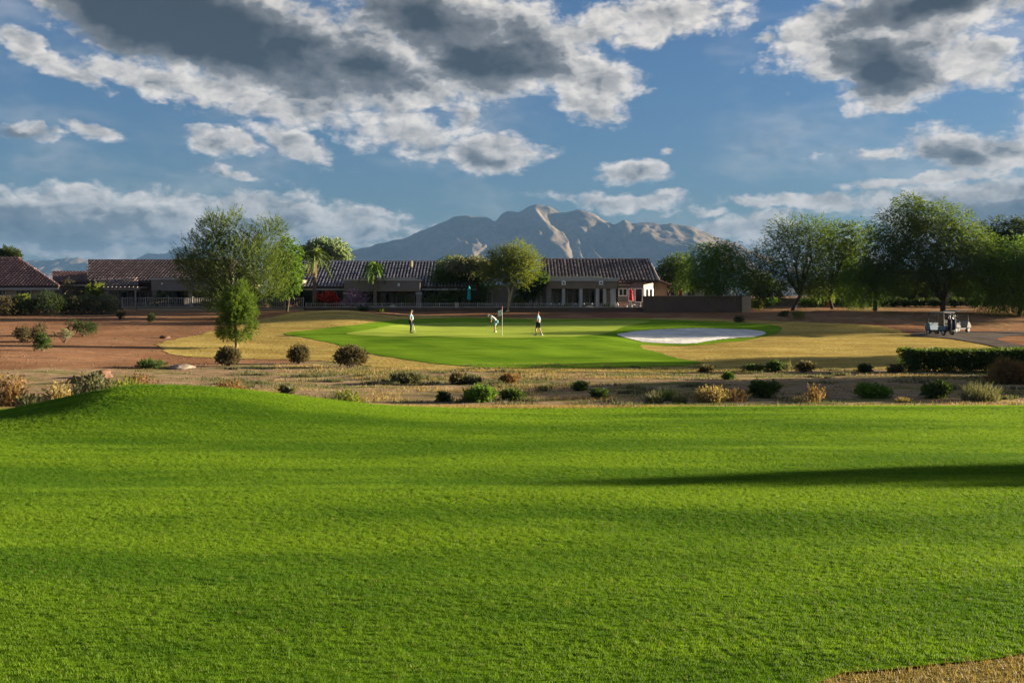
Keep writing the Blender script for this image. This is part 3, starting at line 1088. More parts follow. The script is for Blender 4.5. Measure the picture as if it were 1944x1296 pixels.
def wash_grass():
    rng = np.random.default_rng(12)

    def patch(n, ulim, dlim, thr, sc, seed):
        d = np.sqrt(rng.uniform(dlim[0] ** 2, dlim[1] ** 2, n))
        u = rng.uniform(*ulim, n)
        x = u * d
        m = fbm(x * sc * 0.7, d * sc * 1.1, 4, seed, 0.65) + rng.uniform(-0.25, 0.25, n) > thr
        x, d = x[m], d[m]
        return np.column_stack([x, d, H(x, d)])
    blade_patch('wash_grass', 'thin dry straw grass scattered over the sandy wash', patch(80000, (-0.24, 0.62), (28.5, 52), 0.30, 0.5, 31), 0.09, 0.013, M['straw'], rng)
    blade_patch('wash_weeds', 'sparse low green weeds spread over the sandy wash', patch(70000, (-0.40, 0.62), (28.5, 50), 0.50, 0.6, 47), 0.07, 0.016, M['lf_shrub'], rng)
    # scattered tiny scrub: low leafy patches too small to tell apart
    c = patch(420, (-0.30, 0.60), (28.8, 51), 0.05, 0.25, 91)
    k = rng.integers(6, 26, len(c))
    sz = rng.uniform(0.10, 0.34, len(c))
    q = np.repeat(c, k, 0) + rng.normal(size=(k.sum(), 3)) * np.repeat(sz, k)[:, None] * np.array([1.0, 0.6, 0.0])
    q[:, 2] = H(q[:, 0], q[:, 1])
    q = np.repeat(q, 5, 0)
    q[:, :2] += rng.normal(size=(len(q), 2)) * 0.05
    blade_patch('scrub_cover', 'tiny grey-green scrub dotted between the larger shrubs of the wash', q, 0.13, 0.020, M['lf_sage'], rng)
    # ragged dry fringe along the far edge of the fairway
    n = 26000
    u = rng.uniform(-0.15, 0.60, n)
    px = 972 + u * F
    e = np.interp(px, [0, 600, 800, 1000, 1200, 1400, 1600, 1944, 2600], [24.5, 25.2, 25.9, 26.1, 26.6, 27.2, 27.9, 28.8, 29.6])
    d = e + rng.uniform(0.05, 1.5, n)
    x = u * d
    keep = fbm(x * 0.6, d * 0.9, 3, 5) > -0.35
    x, d = x[keep], d[keep]
    blade_patch('fringe_grass', 'strip of pale dry grass along the far fairway edge', np.column_stack([x, d, H(x, d)]), 0.07, 0.010, M['straw'], rng)
    # dry corner
    n = 60000
    d = np.sqrt(rng.uniform(3.4 ** 2, 7 ** 2, n))
    u = rng.uniform(0.2, 0.62, n)
    x = u * d
    keep = ~inside(FAIR, x, d)
    x, d = x[keep], d[keep]
    blade_patch('dry_grass', 'matted tan dry grass in the near corner of the fairway', np.column_stack([x, d, H(x, d) + 0.01]), 0.022, 0.0022, M['straw'], rng)


wash_grass()


def gravel():
    """loose stones on the bare slopes, too many and small to count"""
    rng = np.random.default_rng(77)
    n = 3600
    d = np.concatenate([rng.uniform(44, 103, n // 2), rng.uniform(29, 50, n // 4), rng.uniform(90, 108, n // 4)])
    u = np.concatenate([rng.uniform(-0.56, -0.30, n // 2), rng.uniform(-0.5, 0.55, n // 4), rng.uniform(0.05, 0.56, n // 4)])
    x = u * d
    z = H(x, d)
    r = 0.015 + 0.055 * rng.uniform(0, 1, n) ** 4
    o = np.array([(1, 0, 0), (0, 1, 0), (-1, 0, 0), (0, -1, 0), (0, 0, .8), (0, 0, -.6)], float)
    v = o[None] * rng.uniform(0.6, 1.3, (n, 6, 1)) * r[:, None, None] + np.stack([x, d, z], 1)[:, None, :]
    f = np.array([(0, 1, 4), (1, 2, 4), (2, 3, 4), (3, 0, 4), (1, 0, 5), (2, 1, 5), (3, 2, 5), (0, 3, 5)])
    f = (f[None] + 6 * np.arange(n)[:, None, None]).reshape(-1, 3)
    g = link_mesh('gravel', mesh_np('gravel', v.reshape(-1, 3), f, M['stone'], tint=np.repeat(rng.uniform(size=n), 8)))
    tag(g, 'loose small stones scattered over the red slopes and wash', 'gravel', kind='stuff')


gravel()


# ------------------------------------------------------------------ mountain and hills
def ridge_mesh(name, sil, dist, front, back, seed, rough=1.0, nx=420, ny=150):
    px = np.array([p[0] for p in sil], float)
    hh = (HY - np.array([p[1] for p in sil], float)) / F * dist
    xs_k = (px - 972) / F * dist
    x0, x1 = xs_k[0], xs_k[-1]
    xs = np.linspace(x0, x1, nx)
    t = np.linspace(-1, 1, ny)
    ys = np.where(t < 0, t * front, t * back)
    gx, gy = np.meshgrid(xs, ys)
    # spurs run down towards the viewer and to the sides
    tt = np.where(gy < 0, -gy / front, gy / back)
    sx = gx + gy * 0.35 + 260 * fbm(gx / 900, gy / 700, 3, seed)
    crest = pchip(xs_k, hh, np.clip(gx + 0.20 * gy * tt, x0, x1))
    prof = (1 - tt) ** 1.25
    rg = 1 - np.abs(fbm(sx / 520, gy / 1500, 4, seed + 3))          # ridged
    rg2 = 1 - np.abs(fbm(sx / 190, gy / 420, 3, seed + 8))
    mod = np.clip(tt * 3.2, 0, 1) * np.clip((1 - tt) * 2.5, 0, 1)
    z = crest * prof * (1 + rough * mod * (0.50 * (rg - 0.62) + 0.24 * (rg2 - 0.6)))
    z = z + np.minimum(1, tt * 8) * mod * 7 * fbm(gx / 110, gy / 110, 3, seed + 20)
    z = z + 7 * fbm(gx / 70, gy / 70, 3, seed + 30) * np.clip(crest / 250, 0, 1)
    lim = crest * (1 - tt * 0.25) + 4
    z = np.minimum(z, lim)
    edge = np.clip((gx - x0) / 300, 0, 1) * np.clip((x1 - gx) / 300, 0, 1)
    z = EYE + z * edge - 20 * np.maximum(tt - 0.96, 0) / 0.04 - 15 * (1 - edge)
    verts = np.stack([gx.ravel(), (gy + dist).ravel(), z.ravel()], 1)
    i = np.arange((nx - 1) * (ny - 1))
    r, c = i // (nx - 1), i % (nx - 1)
    a = r * nx + c
    o = link_mesh(name, mesh_np(name, verts, np.stack([a, a + 1, a + nx + 1, a + nx], 1), M['rock_far'], smooth=True))
    tag(o, kind='structure')
    return o


ridge_mesh('mountain', [(560, 556), (600, 516), (640, 490), (665, 478), (700, 466), (740, 456), (780, 446), (800, 437), (840, 420), (868, 410), (885, 407.5), (905, 411), (930, 414), (938, 419), (955, 405), (972, 398),
                        (985, 401), (1000, 393), (1025, 387), (1040, 391), (1055, 398), (1068, 402), (1085, 399), (1100, 398), (1125, 405), (1148, 419), (1164, 425), (1184, 418), (1200, 424), (1222, 421.5), (1250, 424), (1280, 424.5), (1310, 429),
                        (1340, 439), (1370, 453), (1400, 464), (1440, 480), (1500, 502), (1560, 530), (1620, 556)], 7400, 1350, 1500, 5, 0.75)
ridge_mesh('hills', [(-260, 556), (-160, 520), (-60, 500), (0, 499), (60, 493), (84, 492), (100, 494), (118, 490), (143, 487), (165, 494), (200, 500), (240, 496), (268, 485), (286, 479), (300, 480), (312, 481), (330, 472), (352, 467), (385, 474), (430, 486), (500, 505), (580, 530), (640, 556)],
           9200, 1200, 1500, 31, 0.8, 300, 90)


def build_haze():
    b = MB()
    b.box(-15000, 15000, -3600, 14500, -1.0, 712.0)
    o = b.build('haze', None)
    m = bpy.data.materials.new('haze_air')
    m.use_nodes = True
    nt = m.node_tree
    nt.nodes.clear()
    g = NT(nt)
    pv = g.node('ShaderNodeVolumePrincipled')
    pv.inputs['Color'].default_value = (0.085, 0.17, 0.31, 1)
    pv.inputs['Density'].default_value = 0.000085
    pv.inputs['Anisotropy'].default_value = 0.0
    out = g.node('ShaderNodeOutputMaterial')
    g.link(pv.outputs[0], out.inputs['Volume'])
    o.data.materials.append(m)
    tag(o, kind='stuff')
    return o


build_haze()
#==OBJECTS==
# ------------------------------------------------------------------ vegetation
UP = np.array([0, 0, 1.0])


def unit(v):
    return v / np.maximum(np.linalg.norm(v, axis=-1, keepdims=True), 1e-9)


def lobe_points(lobes, n, rng, shell=0.5):
    """random points in a set of ellipsoids (cx,cy,cz,rx,ry,rz), with the outward direction at each"""
    L = np.array(lobes, float)
    vol = np.cbrt(L[:, 3] * L[:, 4] * L[:, 5]) ** 2.3
    k = rng.choice(len(L), n, p=vol / vol.sum())
    v = unit(rng.normal(size=(n, 3)))
    r = rng.uniform(0, 1, n) ** shell
    # uneven outline: the reach changes from direction to direction
    ang = np.arctan2(v[:, 1], v[:, 0])
    wob = 1 + 0.20 * vnoise(ang * 1.6 + k * 7.3, v[:, 2] * 2.7 + k * 3.1, 77)
    p = L[k, :3] + v * L[k, 3:] * (r * wob)[:, None]
    return p, v, k


def leaf_sprays(p, d, rng, k=6, twig=0.45, leaf=0.14, width=0.05, droop=0.3, spread=0.8, tints=None):
    """each spray is a twig with k leaves; returns verts, faces, tint"""
    n = len(p)
    t = (np.arange(k) + 0.6) / k
    tw = twig * rng.uniform(0.5, 1.3, n)
    base = p[:, None, :] + d[:, None, :] * (tw[:, None] * t)[:, :, None]
    base[:, :, 2] -= droop * (tw[:, None] * t * t)
    base = base.reshape(-1, 3)
    dd = np.repeat(d, k, 0) + spread * rng.normal(size=(n * k, 3)) * 0.6
    dd[:, 2] -= droop * 0.8
    dd = unit(dd)
    side = unit(np.cross(dd, rng.normal(size=(n * k, 3))))
    ln = leaf * rng.uniform(0.6, 1.4, n * k)[:, None]
    w = width * rng.uniform(0.6, 1.3, n * k)[:, None]
    a = base - dd * ln * 0.15
    b = base + dd * ln * 0.45 + side * w
    c = base + dd * ln
    e = base + dd * ln * 0.45 - side * w
    v = np.stack([a, b, c, e], 1).reshape(-1, 3)
    f = np.arange(n * k * 4).reshape(-1, 4)
    tt = rng.uniform(0, 1, n * k)
    if tints is not None:
        tt = np.clip(0.5 * tt + 0.5 * np.repeat(tints, k), 0, 1)
    return v, f, tt


def clip_floor(p, floor):
    p[:, 2] = np.maximum(p[:, 2], floor)
    return p


def add_trunk(mb, base, forks, targets, r0, rng, sway=0.25):
    """trunk to a fork point, limbs from it to the targets"""
    b = Vector(base)
    fk = Vector(forks)
    mid = b.lerp(fk, 0.5) + Vector((rng.normal() * sway * 0.4, rng.normal() * sway * 0.4, 0))
    mb.tube([b - Vector((0, 0, 0.25)), b + Vector((0, 0, 0.05)), mid, fk], [r0 * 1.5, r0 * 1.2, r0 * 0.95, r0 * 0.85], 8)
    for t in targets:
        t = Vector(t)
        L = (t - fk).length
        m1 = fk.lerp(t, 0.35) + Vector((rng.normal(), rng.normal(), abs(rng.normal()) + 0.4)) * 0.08 * L
        m2 = fk.lerp(t, 0.7) + Vector((rng.normal(), rng.normal(), rng.normal())) * 0.07 * L
        mb.tube([fk - (fk - mid).normalized() * r0 * 0.6, m1, m2, t], [r0 * 0.72, r0 * 0.5, r0 * 0.3, r0 * 0.1], 6)
        for q in range(4):
            s = m1.lerp(t, rng.uniform(0.1, 0.9))
            e = s + Vector((rng.normal(), rng.normal(), rng.uniform(-0.2, 0.9))) * 0.22 * L
            mb.tube([s, s.lerp(e, 0.55) + Vector((0, 0, 0.04 * L)), e], [r0 * 0.22, r0 * 0.14, r0 * 0.04], 5, cap=False)


def tree(name, label, px, base_py, lobes_px, leaf, bark, n=3000, d=None, r0=0.16, fork_py=None, fork_px=None, k=6, twig=0.5, leafl=0.15, leafw=0.045, droop=0.3, up=0.0,
         shell=0.45, seed=1, group=None, depth=0.9, limbs=None, cat='tree', skirt=False, spread=0.8):
    rng = np.random.default_rng(seed)
    if d is None:
        x, d, z = ground_px(px, base_py)
    else:
        x = X(px, d)
        z = hz(x, d)
    o = empty(name, (x, d, z))
    s = d / F
    lobes = []
    for q in lobes_px:
        cx, cy, rx, ry = q[:4]
        off = (q[4] if len(q) > 4 else rng.uniform(-0.25, 0.25)) * rx * s
        lobes.append(((cx - px) * s, off, Z(cy, d) - z, rx * s, max(rx, ry) * s * depth, ry * s))
    P, V, kk = lobe_points(lobes, n, rng, shell)
    lt = rng.uniform(0.15, 0.85, len(lobes) * 5)
    clump = lt[(kk * 5 + (np.arctan2(V[:, 1], V[:, 0]) * 0.8 + 2.5).astype(int)) % len(lt)]
    dirs = unit(V * np.array([1, 1, 0.7]) + rng.normal(size=V.shape) * 0.35 + UP * up)
    vv, ff, tt = leaf_sprays(P, dirs, rng, k, twig, leafl, leafw, droop, spread, clump)
    vv[:, 2] = np.maximum(vv[:, 2], 0.05)
    link_mesh('crown', mesh_np('crown', vv, ff, leaf, tint=tt), None, o)
    mb = MB()
    fz = Z(fork_py, d) - z if fork_py else 0.3 * max(l[2] for l in lobes)
    fx = ((fork_px if fork_px is not None else px) - px) * s
    big = sorted(range(len(lobes)), key=lambda i: -lobes[i][3] * lobes[i][5])[:limbs or 6]
    tg = [(lobes[i][0] + rng.normal() * 0.2 * lobes[i][3], lobes[i][1] + rng.normal() * 0.2 * lobes[i][4], lobes[i][2] + 0.25 * lobes[i][5]) for i in big]
    add_trunk(mb, (0, 0, 0), (fx, rng.normal() * 0.1, fz), tg, r0, rng)
    mb.build('trunk', bark, o, smooth=True)
    tag(o, label, cat, group)
    return o


def bush(name, label, px, base_py, w_px, h_px, leaf, n=420, k=5, seed=1, leafl=0.07, leafw=0.022, d=None, stems=True, flat=0.0, spread=0.9, cat='shrub', group=None, shell=0.33, lobes=None, twig=0.14, up=0.25, x=None, droop=0.0):
    """rounded desert shrub on visible stems"""
    rng = np.random.default_rng(seed)
    if x is None:
        if d is None:
            x, d, z = ground_px(px, base_py)
        else:
            x = X(px, d)
    z = hz(x, d) if base_py is None or d is None else hz(x, d)
    s = d / F
    W = w_px * s * 0.5
    Hh = h_px * s
    o = empty(name, (x, d, z))
    if lobes is None:
        lobes = [(0, 0, Hh * 0.56, W * 0.82, W * 0.78, Hh * 0.42)]
        for q in range(6):
            a = q * 1.05 + rng.uniform(0, 0.9)
            rr = rng.uniform(0.35, 0.78)
            lobes.append((math.cos(a) * W * rr, math.sin(a) * W * 0.5, Hh * rng.uniform(0.28, 0.78), W * rng.uniform(0.22, 0.46), W * 0.4, Hh * rng.uniform(0.16, 0.34)))
        lobes[0] = (rng.uniform(-.15, .15) * W, 0, Hh * 0.5, W * 0.66, W * 0.66, Hh * 0.40)
    else:
        lobes = [(a * W, b * W, c * Hh, rx * W, ry * W, rz * Hh) for a, b, c, rx, ry, rz in lobes]
    P, V, kk = lobe_points(lobes, n, rng, shell)
    dirs = unit(V + rng.normal(size=V.shape) * 0.5 + UP * up)
    vv, ff, tt = leaf_sprays(P, dirs, rng, k, twig, leafl, leafw, droop, spread)
    vv[:, 2] = np.maximum(vv[:, 2], 0.01)
    link_mesh('foliage', mesh_np('foliage', vv, ff, leaf, tint=tt), None, o)
    if stems:
        mb = MB()
        for q in range(9):
            a = rng.uniform(0, 6.283)
            r = rng.uniform(0.25, 0.8)
            e = (math.cos(a) * W * r, math.sin(a) * W * r, Hh * rng.uniform(0.45, 0.75))
            mb.tube([(math.cos(a) * 0.04, math.sin(a) * 0.04, -0.05), (e[0] * 0.4, e[1] * 0.4, e[2] * 0.5), e], [0.022, 0.016, 0.006], 5, cap=False)
        mb.build('stems', M['stem'], o, smooth=True)
    tag(o, label, cat, group)
    return o


def tuft(name, label, px, base_py, w_px, h_px, leaf, n=260, seed=1, d=None, lean=0.6, bw=0.012, cat='grass clump', group=None, heads=False):
    """clump of upright thin blades / stalks"""
    rng = np.random.default_rng(seed)
    if d is None:
        x, d, z = ground_px(px, base_py)
    else:
        x = X(px, d)
        z = hz(x, d)
    s = d / F
    W = w_px * s * 0.5
    Hh = h_px * s
    a = rng.uniform(0, 6.283, n)
    r = np.sqrt(rng.uniform(0, 1, n)) * W * 0.95
    b = np.stack([np.cos(a) * r, np.sin(a) * r, np.full(n, -0.02)], 1)
    h = Hh * (0.25 + 0.75 * rng.uniform(0, 1, n) ** 1.3) * (1.0 - 0.35 * (r / W) ** 2)
    out = np.stack([np.cos(a), np.sin(a), np.zeros(n)], 1) * (lean * 0.45 * W * rng.uniform(-0.3, 1, n))[:, None] + rng.normal(size=(n, 3)) * 0.16 * Hh * np.array([1, 1, 0])
    m = b + out * 0.35
    m[:, 2] = h * 0.6
    t = b + out
    t[:, 2] = h
    sd = unit(np.cross(t - b, rng.normal(size=(n, 3)))) * bw
    v1 = np.stack([b - sd, b + sd, m + sd * 0.8, m - sd * 0.8], 1).reshape(-1, 3)
    v2 = np.stack([m - sd * 0.8, m + sd * 0.8, t + sd * 0.3, t - sd * 0.3], 1).reshape(-1, 3)
    v = np.vstack([v1, v2])
    tt = np.concatenate([rng.uniform(size=n)] * 2)
    f = np.arange(len(v)).reshape(-1, 4)
    if heads:
        dirs = unit(t - m)
        hv, hf, ht = leaf_sprays(t - dirs * 0.1 * Hh, dirs, rng, 3, 0.16 * Hh, 0.10 * Hh, 0.035 * Hh, 0.1, 0.7)
        f = np.vstack([f, hf + len(v)])
        v = np.vstack([v, hv])
        tt = np.concatenate([tt, ht])
    o = link_mesh(name, mesh_np(name, v, f, leaf, tint=tt))
    o.location = (x, d, z)
    tag(o, label, cat, group)
    return o


def frond(rng, length, leaflet, arch, az, el, k=22):
    """one palm frond from the origin, leaflets joined along the rib: verts, faces"""
    t = np.linspace(0, 1, k)
    r = length * (t * math.cos(el))
    zz = length * (t * math.sin(el) - arch * t * t)
    spine = np.stack([r * math.cos(az), r * math.sin(az), zz], 1)
    d = unit(np.gradient(spine, axis=0))
    sidev = np.array([-math.sin(az), math.cos(az), 0])
    v = [spine]
    f = []
    for si, sgn in enumerate((-1, 1)):
        ln = leaflet * np.sin(np.clip(t * 0.9 + 0.12, 0, 1) * math.pi) ** 0.6
        dirn = unit(d * 0.55 + sgn * sidev * 0.8 + np.array([0, 0, -0.5]) + rng.normal(size=(k, 3)) * 0.15)
        tip = (spine + dirn * ln[:, None])[:-1]
        v.append(tip)
        b = k + si * (k - 1)
        f += [(i, i + 1, b + i) for i in range(k - 1)]
    return np.vstack(v), np.array(f)


def palm(name, label, px, base_py, crown_px, crown_py, nf, length, leafm, seed, d=None, trunk_r=0.17, arch=0.75, el0=(-0.2, 1.2), skirt=0, cat='palm tree', leaflet=0.45):
    rng = np.random.default_rng(seed)
    x = X(px, d)
    z = hz(x, d)
    o = empty(name, (x, d, z))
    s = d / F
    top = np.array([(crown_px - px) * s, 0, Z(crown_py, d) - z])
    if trunk_r > 0:
        mb = MB()
        pts = []
        rad = []
        for i in range(15):
            t = i / 14
            pts.append((top[0] * t * t, 0, top[2] * t - (0.2 if i == 0 else 0)))
            rad.append(trunk_r * (1.25 - 0.35 * t) * (1 + 0.10 * (i % 2)) + (0.10 if t > 0.85 else 0))
        mb.tube(pts, rad, 9)
        mb.build('trunk', M['bark_palm'], o, smooth=False)
    for q in range(nf):
        az = q * 2.399 + rng.normal() * 0.2
        el = rng.uniform(*el0)
        v, f = frond(rng, length * rng.uniform(0.8, 1.1), leaflet * rng.uniform(0.85, 1.1), arch * rng.uniform(0.7, 1.2), az, el)
        v = v + top
        link_mesh('frond', mesh_np('frond', v, f, leafm, tint=np.clip(rng.uniform(0.1, 0.8) + rng.normal(size=len(f)) * 0.15, 0, 1)), None, o)
    for q in range(skirt):
        az = rng.uniform(0, 6.283)
        v, f = frond(rng, length * 0.75, leaflet * 0.7, 0.25, az, rng.uniform(-1.4, -1.0))
        v = v + top
        link_mesh('dry_frond', mesh_np('dry_frond', v, f, M['lf_dusty'], tint=rng.uniform(size=len(f))), None, o)
    tag(o, label, cat)
    return o


# ---- trees
GB = 'desert trees along the houses and the cart path'
tree('acacia_tree', 'large feathery olive acacia with sparse upswept crown beside the low tiled house', 446, 603,
     [(412, 448, 34, 38), (440, 428, 26, 28), (508, 448, 36, 30), (470, 470, 36, 32), (392, 490, 46, 40), (450, 500, 70, 52), (505, 510, 52, 46), (372, 520, 34, 34), (405, 545, 48, 38), (455, 560, 62, 30), (430, 580, 44, 16), (505, 548, 40, 30), (352, 497, 22, 24), (400, 428, 16, 16), (520, 432, 16, 16)],
     M['lf_olive'], M['bark_dark'], 6800, k=7, twig=0.95, leafl=0.18, leafw=0.034, droop=0.12, up=0.9, shell=0.5, r0=0.17, fork_py=578, seed=3, spread=0.45)
tree('leafy_tree', 'dense bright green tree tucked behind the feathery acacia', 545, 590, [(545, 480, 26, 30), (552, 520, 22, 34), (532, 505, 26, 34), (540, 545, 24, 22)], M['lf_mesq_bright'], M['bark_dark'], 1900, d=101, twig=0.4, leafl=0.2, leafw=0.07, seed=4, r0=0.12)
tree('far_tree', 'pale hazy round tree rising behind the grey roof', 615, 560, [(600, 480, 32, 20), (632, 478, 28, 22), (615, 470, 24, 16), (650, 490, 16, 14), (585, 488, 16, 14)], M['lf_hazed'], M['bark_tan'], 2000, d=150, twig=0.6, leafl=0.34, leafw=0.12, seed=5, r0=0.2)
tree('pine_tree', 'young bright green pine with bare lower trunk in the golden rough', 449, 660,
     [(460, 546, 9, 12), (446, 560, 17, 13), (470, 572, 14, 12), (432, 582, 17, 12), (468, 594, 19, 13), (446, 602, 24, 18), (424, 616, 12, 11), (476, 622, 12, 11), (430, 634, 19, 10), (458, 638, 18, 9), (450, 580, 18, 30)], M['lf_pine'], M['bark_tan'], 3300, k=9, twig=0.24, leafl=0.15, leafw=0.014, droop=-0.1, up=0.5, shell=0.4, r0=0.085, fork_py=570, seed=6, limbs=3, spread=1.1)
tree('olive_tree', 'wide dark willow-leaved tree with silvery top between the two grey roofs', 862, 588, [(835, 548, 26, 30), (870, 530, 36, 34), (905, 530, 30, 34), (860, 505, 30, 20), (895, 508, 28, 18), (840, 525, 22, 26), (880, 560, 40, 18)],
     M['lf_mesq'], M['bark_dark'], 4200, d=109.0, depth=0.6, twig=0.55, leafl=0.20, leafw=0.045, droop=0.7, seed=7, r0=0.12)
tree('silver_tree', 'silvery grey-green crown rising above the willow-leaved tree', 880, 588, [(872, 502, 26, 12), (900, 500, 26, 12), (925, 510, 18, 14)], M['lf_grey'], M['bark_dark'], 1100, d=107.2, depth=0.4, twig=0.45, leafl=0.18, leafw=0.05, seed=8, r0=0.1)
tree('palo_verde_tree', 'yellow-green palo verde with two bare pale trunks behind the flag', 963, 592,
     [(985, 485, 30, 26), (960, 490, 30, 26), (945, 505, 30, 26), (990, 510, 34, 28), (960, 520, 36, 24), (1005, 500, 22, 26), (938, 525, 24, 22), (985, 530, 30, 18), (922, 518, 16, 18)],
     M['lf_palo'], M['bark_green'], 5600, k=7, twig=0.55, leafl=0.13, leafw=0.030, droop=0.1, up=0.45, shell=0.45, r0=0.14, fork_py=588, seed=9, limbs=3, spread=0.7)
tree('patio_tree', 'small dark leafy tree beside the pale patio fascia', 1013, 585, [(1012, 540, 20, 20), (1024, 528, 14, 16), (1002, 552, 18, 14)], M['lf_shrub'], M['bark_dark'], 900, d=105, twig=0.35, leafl=0.2, leafw=0.07, seed=10, r0=0.07)
tree('mesquite_tree', 'bright green weeping mesquite in front of the brown stucco wall', 1368, 592,
     [(1345, 490, 40, 30), (1385, 490, 36, 32), (1365, 475, 36, 20), (1325, 515, 36, 30), (1368, 520, 46, 34), (1400, 515, 26, 36), (1345, 540, 34, 20), (1390, 550, 26, 20), (1308, 525, 22, 24)],
     M['lf_mesq_bright'], M['bark_dark'], 5200, twig=0.75, leafl=0.17, leafw=0.035, droop=0.75, shell=0.5, r0=0.11, fork_py=572, seed=11, group=GB, spread=0.6)
tree('mesquite_tree', 'dusty green tree half hidden behind the mesquite at the end of the wall', 1268, 580, [(1272, 512, 24, 22), (1290, 500, 24, 20), (1255, 525, 18, 16), (1290, 530, 26, 26)], M['lf_mesq'], M['bark_dark'], 1900, d=113, twig=0.5, leafl=0.18, leafw=0.05, droop=0.3, seed=12, r0=0.1, group=GB)
tree('mesquite_tree', 'tall airy mesquite with thin open crown and leaning dark trunk', 1505, 590,
     [(1500, 440, 40, 30), (1545, 435, 46, 26), (1490, 475, 50, 34), (1545, 470, 50, 34), (1450, 500, 34, 34), (1470, 535, 40, 28), (1520, 510, 46, 34), (1510, 540, 36, 20), (1435, 525, 22, 28), (1540, 535, 34, 24)],
     M['lf_mesq'], M['bark_dark'], 4800, twig=0.85, leafl=0.17, leafw=0.038, droop=0.2, up=0.4, shell=0.6, r0=0.19, fork_py=560, fork_px=1520, seed=13, group=GB, spread=0.6)
tree('mesquite_tree', 'dense dark green mesquite behind the thin open one', 1580, 585, [(1590, 455, 44, 34), (1625, 450, 30, 30), (1585, 500, 50, 36), (1560, 540, 44, 28), (1620, 500, 36, 36), (1620, 535, 26, 22)], M['lf_mesq'], M['bark_dark'], 4400, d=107, twig=0.7, leafl=0.18, leafw=0.05, droop=0.3, seed=14, r0=0.16, group=GB)
tree('mesquite_tree', 'small weeping mesquite trailing to the ground with thick dark trunk', 1662, 590, [(1635, 510, 32, 24), (1650, 535, 36, 32), (1615, 540, 24, 30), (1670, 525, 30, 34), (1635, 565, 26, 14)], M['lf_mesq_bright'], M['bark_dark'], 3400, twig=0.8, leafl=0.16, leafw=0.034, droop=1.1, seed=15, r0=0.24, fork_py=548, group=GB, spread=0.5)
tree('mesquite_tree', 'biggest mesquite with broad drooping crown over the golf carts', 1790, 594,
     [(1730, 405, 42, 32), (1770, 412, 44, 34), (1815, 425, 36, 30), (1700, 440, 50, 40), (1760, 455, 70, 46), (1825, 460, 46, 40), (1680, 480, 42, 42), (1740, 500, 60, 40), (1805, 500, 60, 38), (1855, 480, 30, 36), (1700, 525, 44, 26), (1770, 530, 44, 20), (1845, 515, 40, 26), (1725, 382, 22, 16), (1660, 505, 26, 30), (1870, 525, 24, 22)],
     M['lf_mesq'], M['bark_dark'], 11000, twig=0.85, leafl=0.19, leafw=0.045, droop=0.55, shell=0.42, r0=0.26, fork_py=568, seed=16, group=GB, spread=0.7)
tree('mesquite_tree', 'dark mesquite showing behind the far end of the biggest crown', 1905, 588, [(1900, 440, 40, 26), (1930, 450, 40, 34), (1880, 470, 40, 30), (1960, 440, 40, 30), (1900, 500, 50, 40)], M['lf_dark'], M['bark_dark'], 3800, d=106, twig=0.7, leafl=0.18, leafw=0.05, droop=0.2, seed=17, r0=0.2, group=GB)
tree('mesquite_tree', 'vivid green mesquite with low sweeping skirt at the picture edge', 1935, 600, [(1935, 480, 60, 34), (1900, 510, 50, 40), (1950, 520, 70, 50), (1885, 545, 42, 34), (1930, 565, 60, 24), (1985, 500, 60, 50), (1868, 562, 24, 20), (1900, 575, 44, 14), (1975, 570, 44, 20)], M['lf_mesq_bright'], M['bark_dark'], 9000, d=101, twig=0.8, leafl=0.16, leafw=0.036, droop=0.5, shell=0.5, seed=18, r0=0.2, group=GB, spread=0.6)
# lower garden trees seen under the canopies
for i, (px, d, lb, lbl) in enumerate([
        (1690, 116, [(1680, 550, 26, 18), (1705, 545, 24, 20)], 'sunlit small tree in the gap under the biggest mesquite'),
        (1735, 118, [(1735, 548, 26, 20), (1755, 556, 22, 14)], 'small round garden tree in front of the far tan house'),
        (1835, 117, [(1830, 545, 26, 22), (1850, 555, 20, 16)], 'light green garden tree behind the forked mesquite trunk'),
        (1440, 118, [(1440, 540, 30, 24), (1462, 550, 24, 18)], 'rounded garden tree behind the end of the stucco wall'),
        (1560, 119, [(1565, 550, 36, 18), (1600, 548, 24, 20)], 'low wide garden tree behind the thin open mesquite')]):
    tree('garden_tree', lbl, px, 585, lb, M['lf_shrub'] if i % 2 else M['lf_mesq_bright'], M['bark_dark'], 1300, d=d, twig=0.45, leafl=0.2, leafw=0.06, droop=0.4, seed=40 + i, r0=0.09, group='garden trees behind the mesquites')
tree('far_palm_top', 'ragged dark treetop behind the red hip roof', 14, 560, [(14, 483, 18, 12), (0, 486, 16, 10), (26, 488, 10, 8)], M['lf_dark'], M['bark_dark'], 500, d=122, twig=0.5, leafl=0.35, leafw=0.06, seed=50, r0=0.12, up=0.4)
bpy.data.objects['far_palm_top'].name = 'leafy_tree'
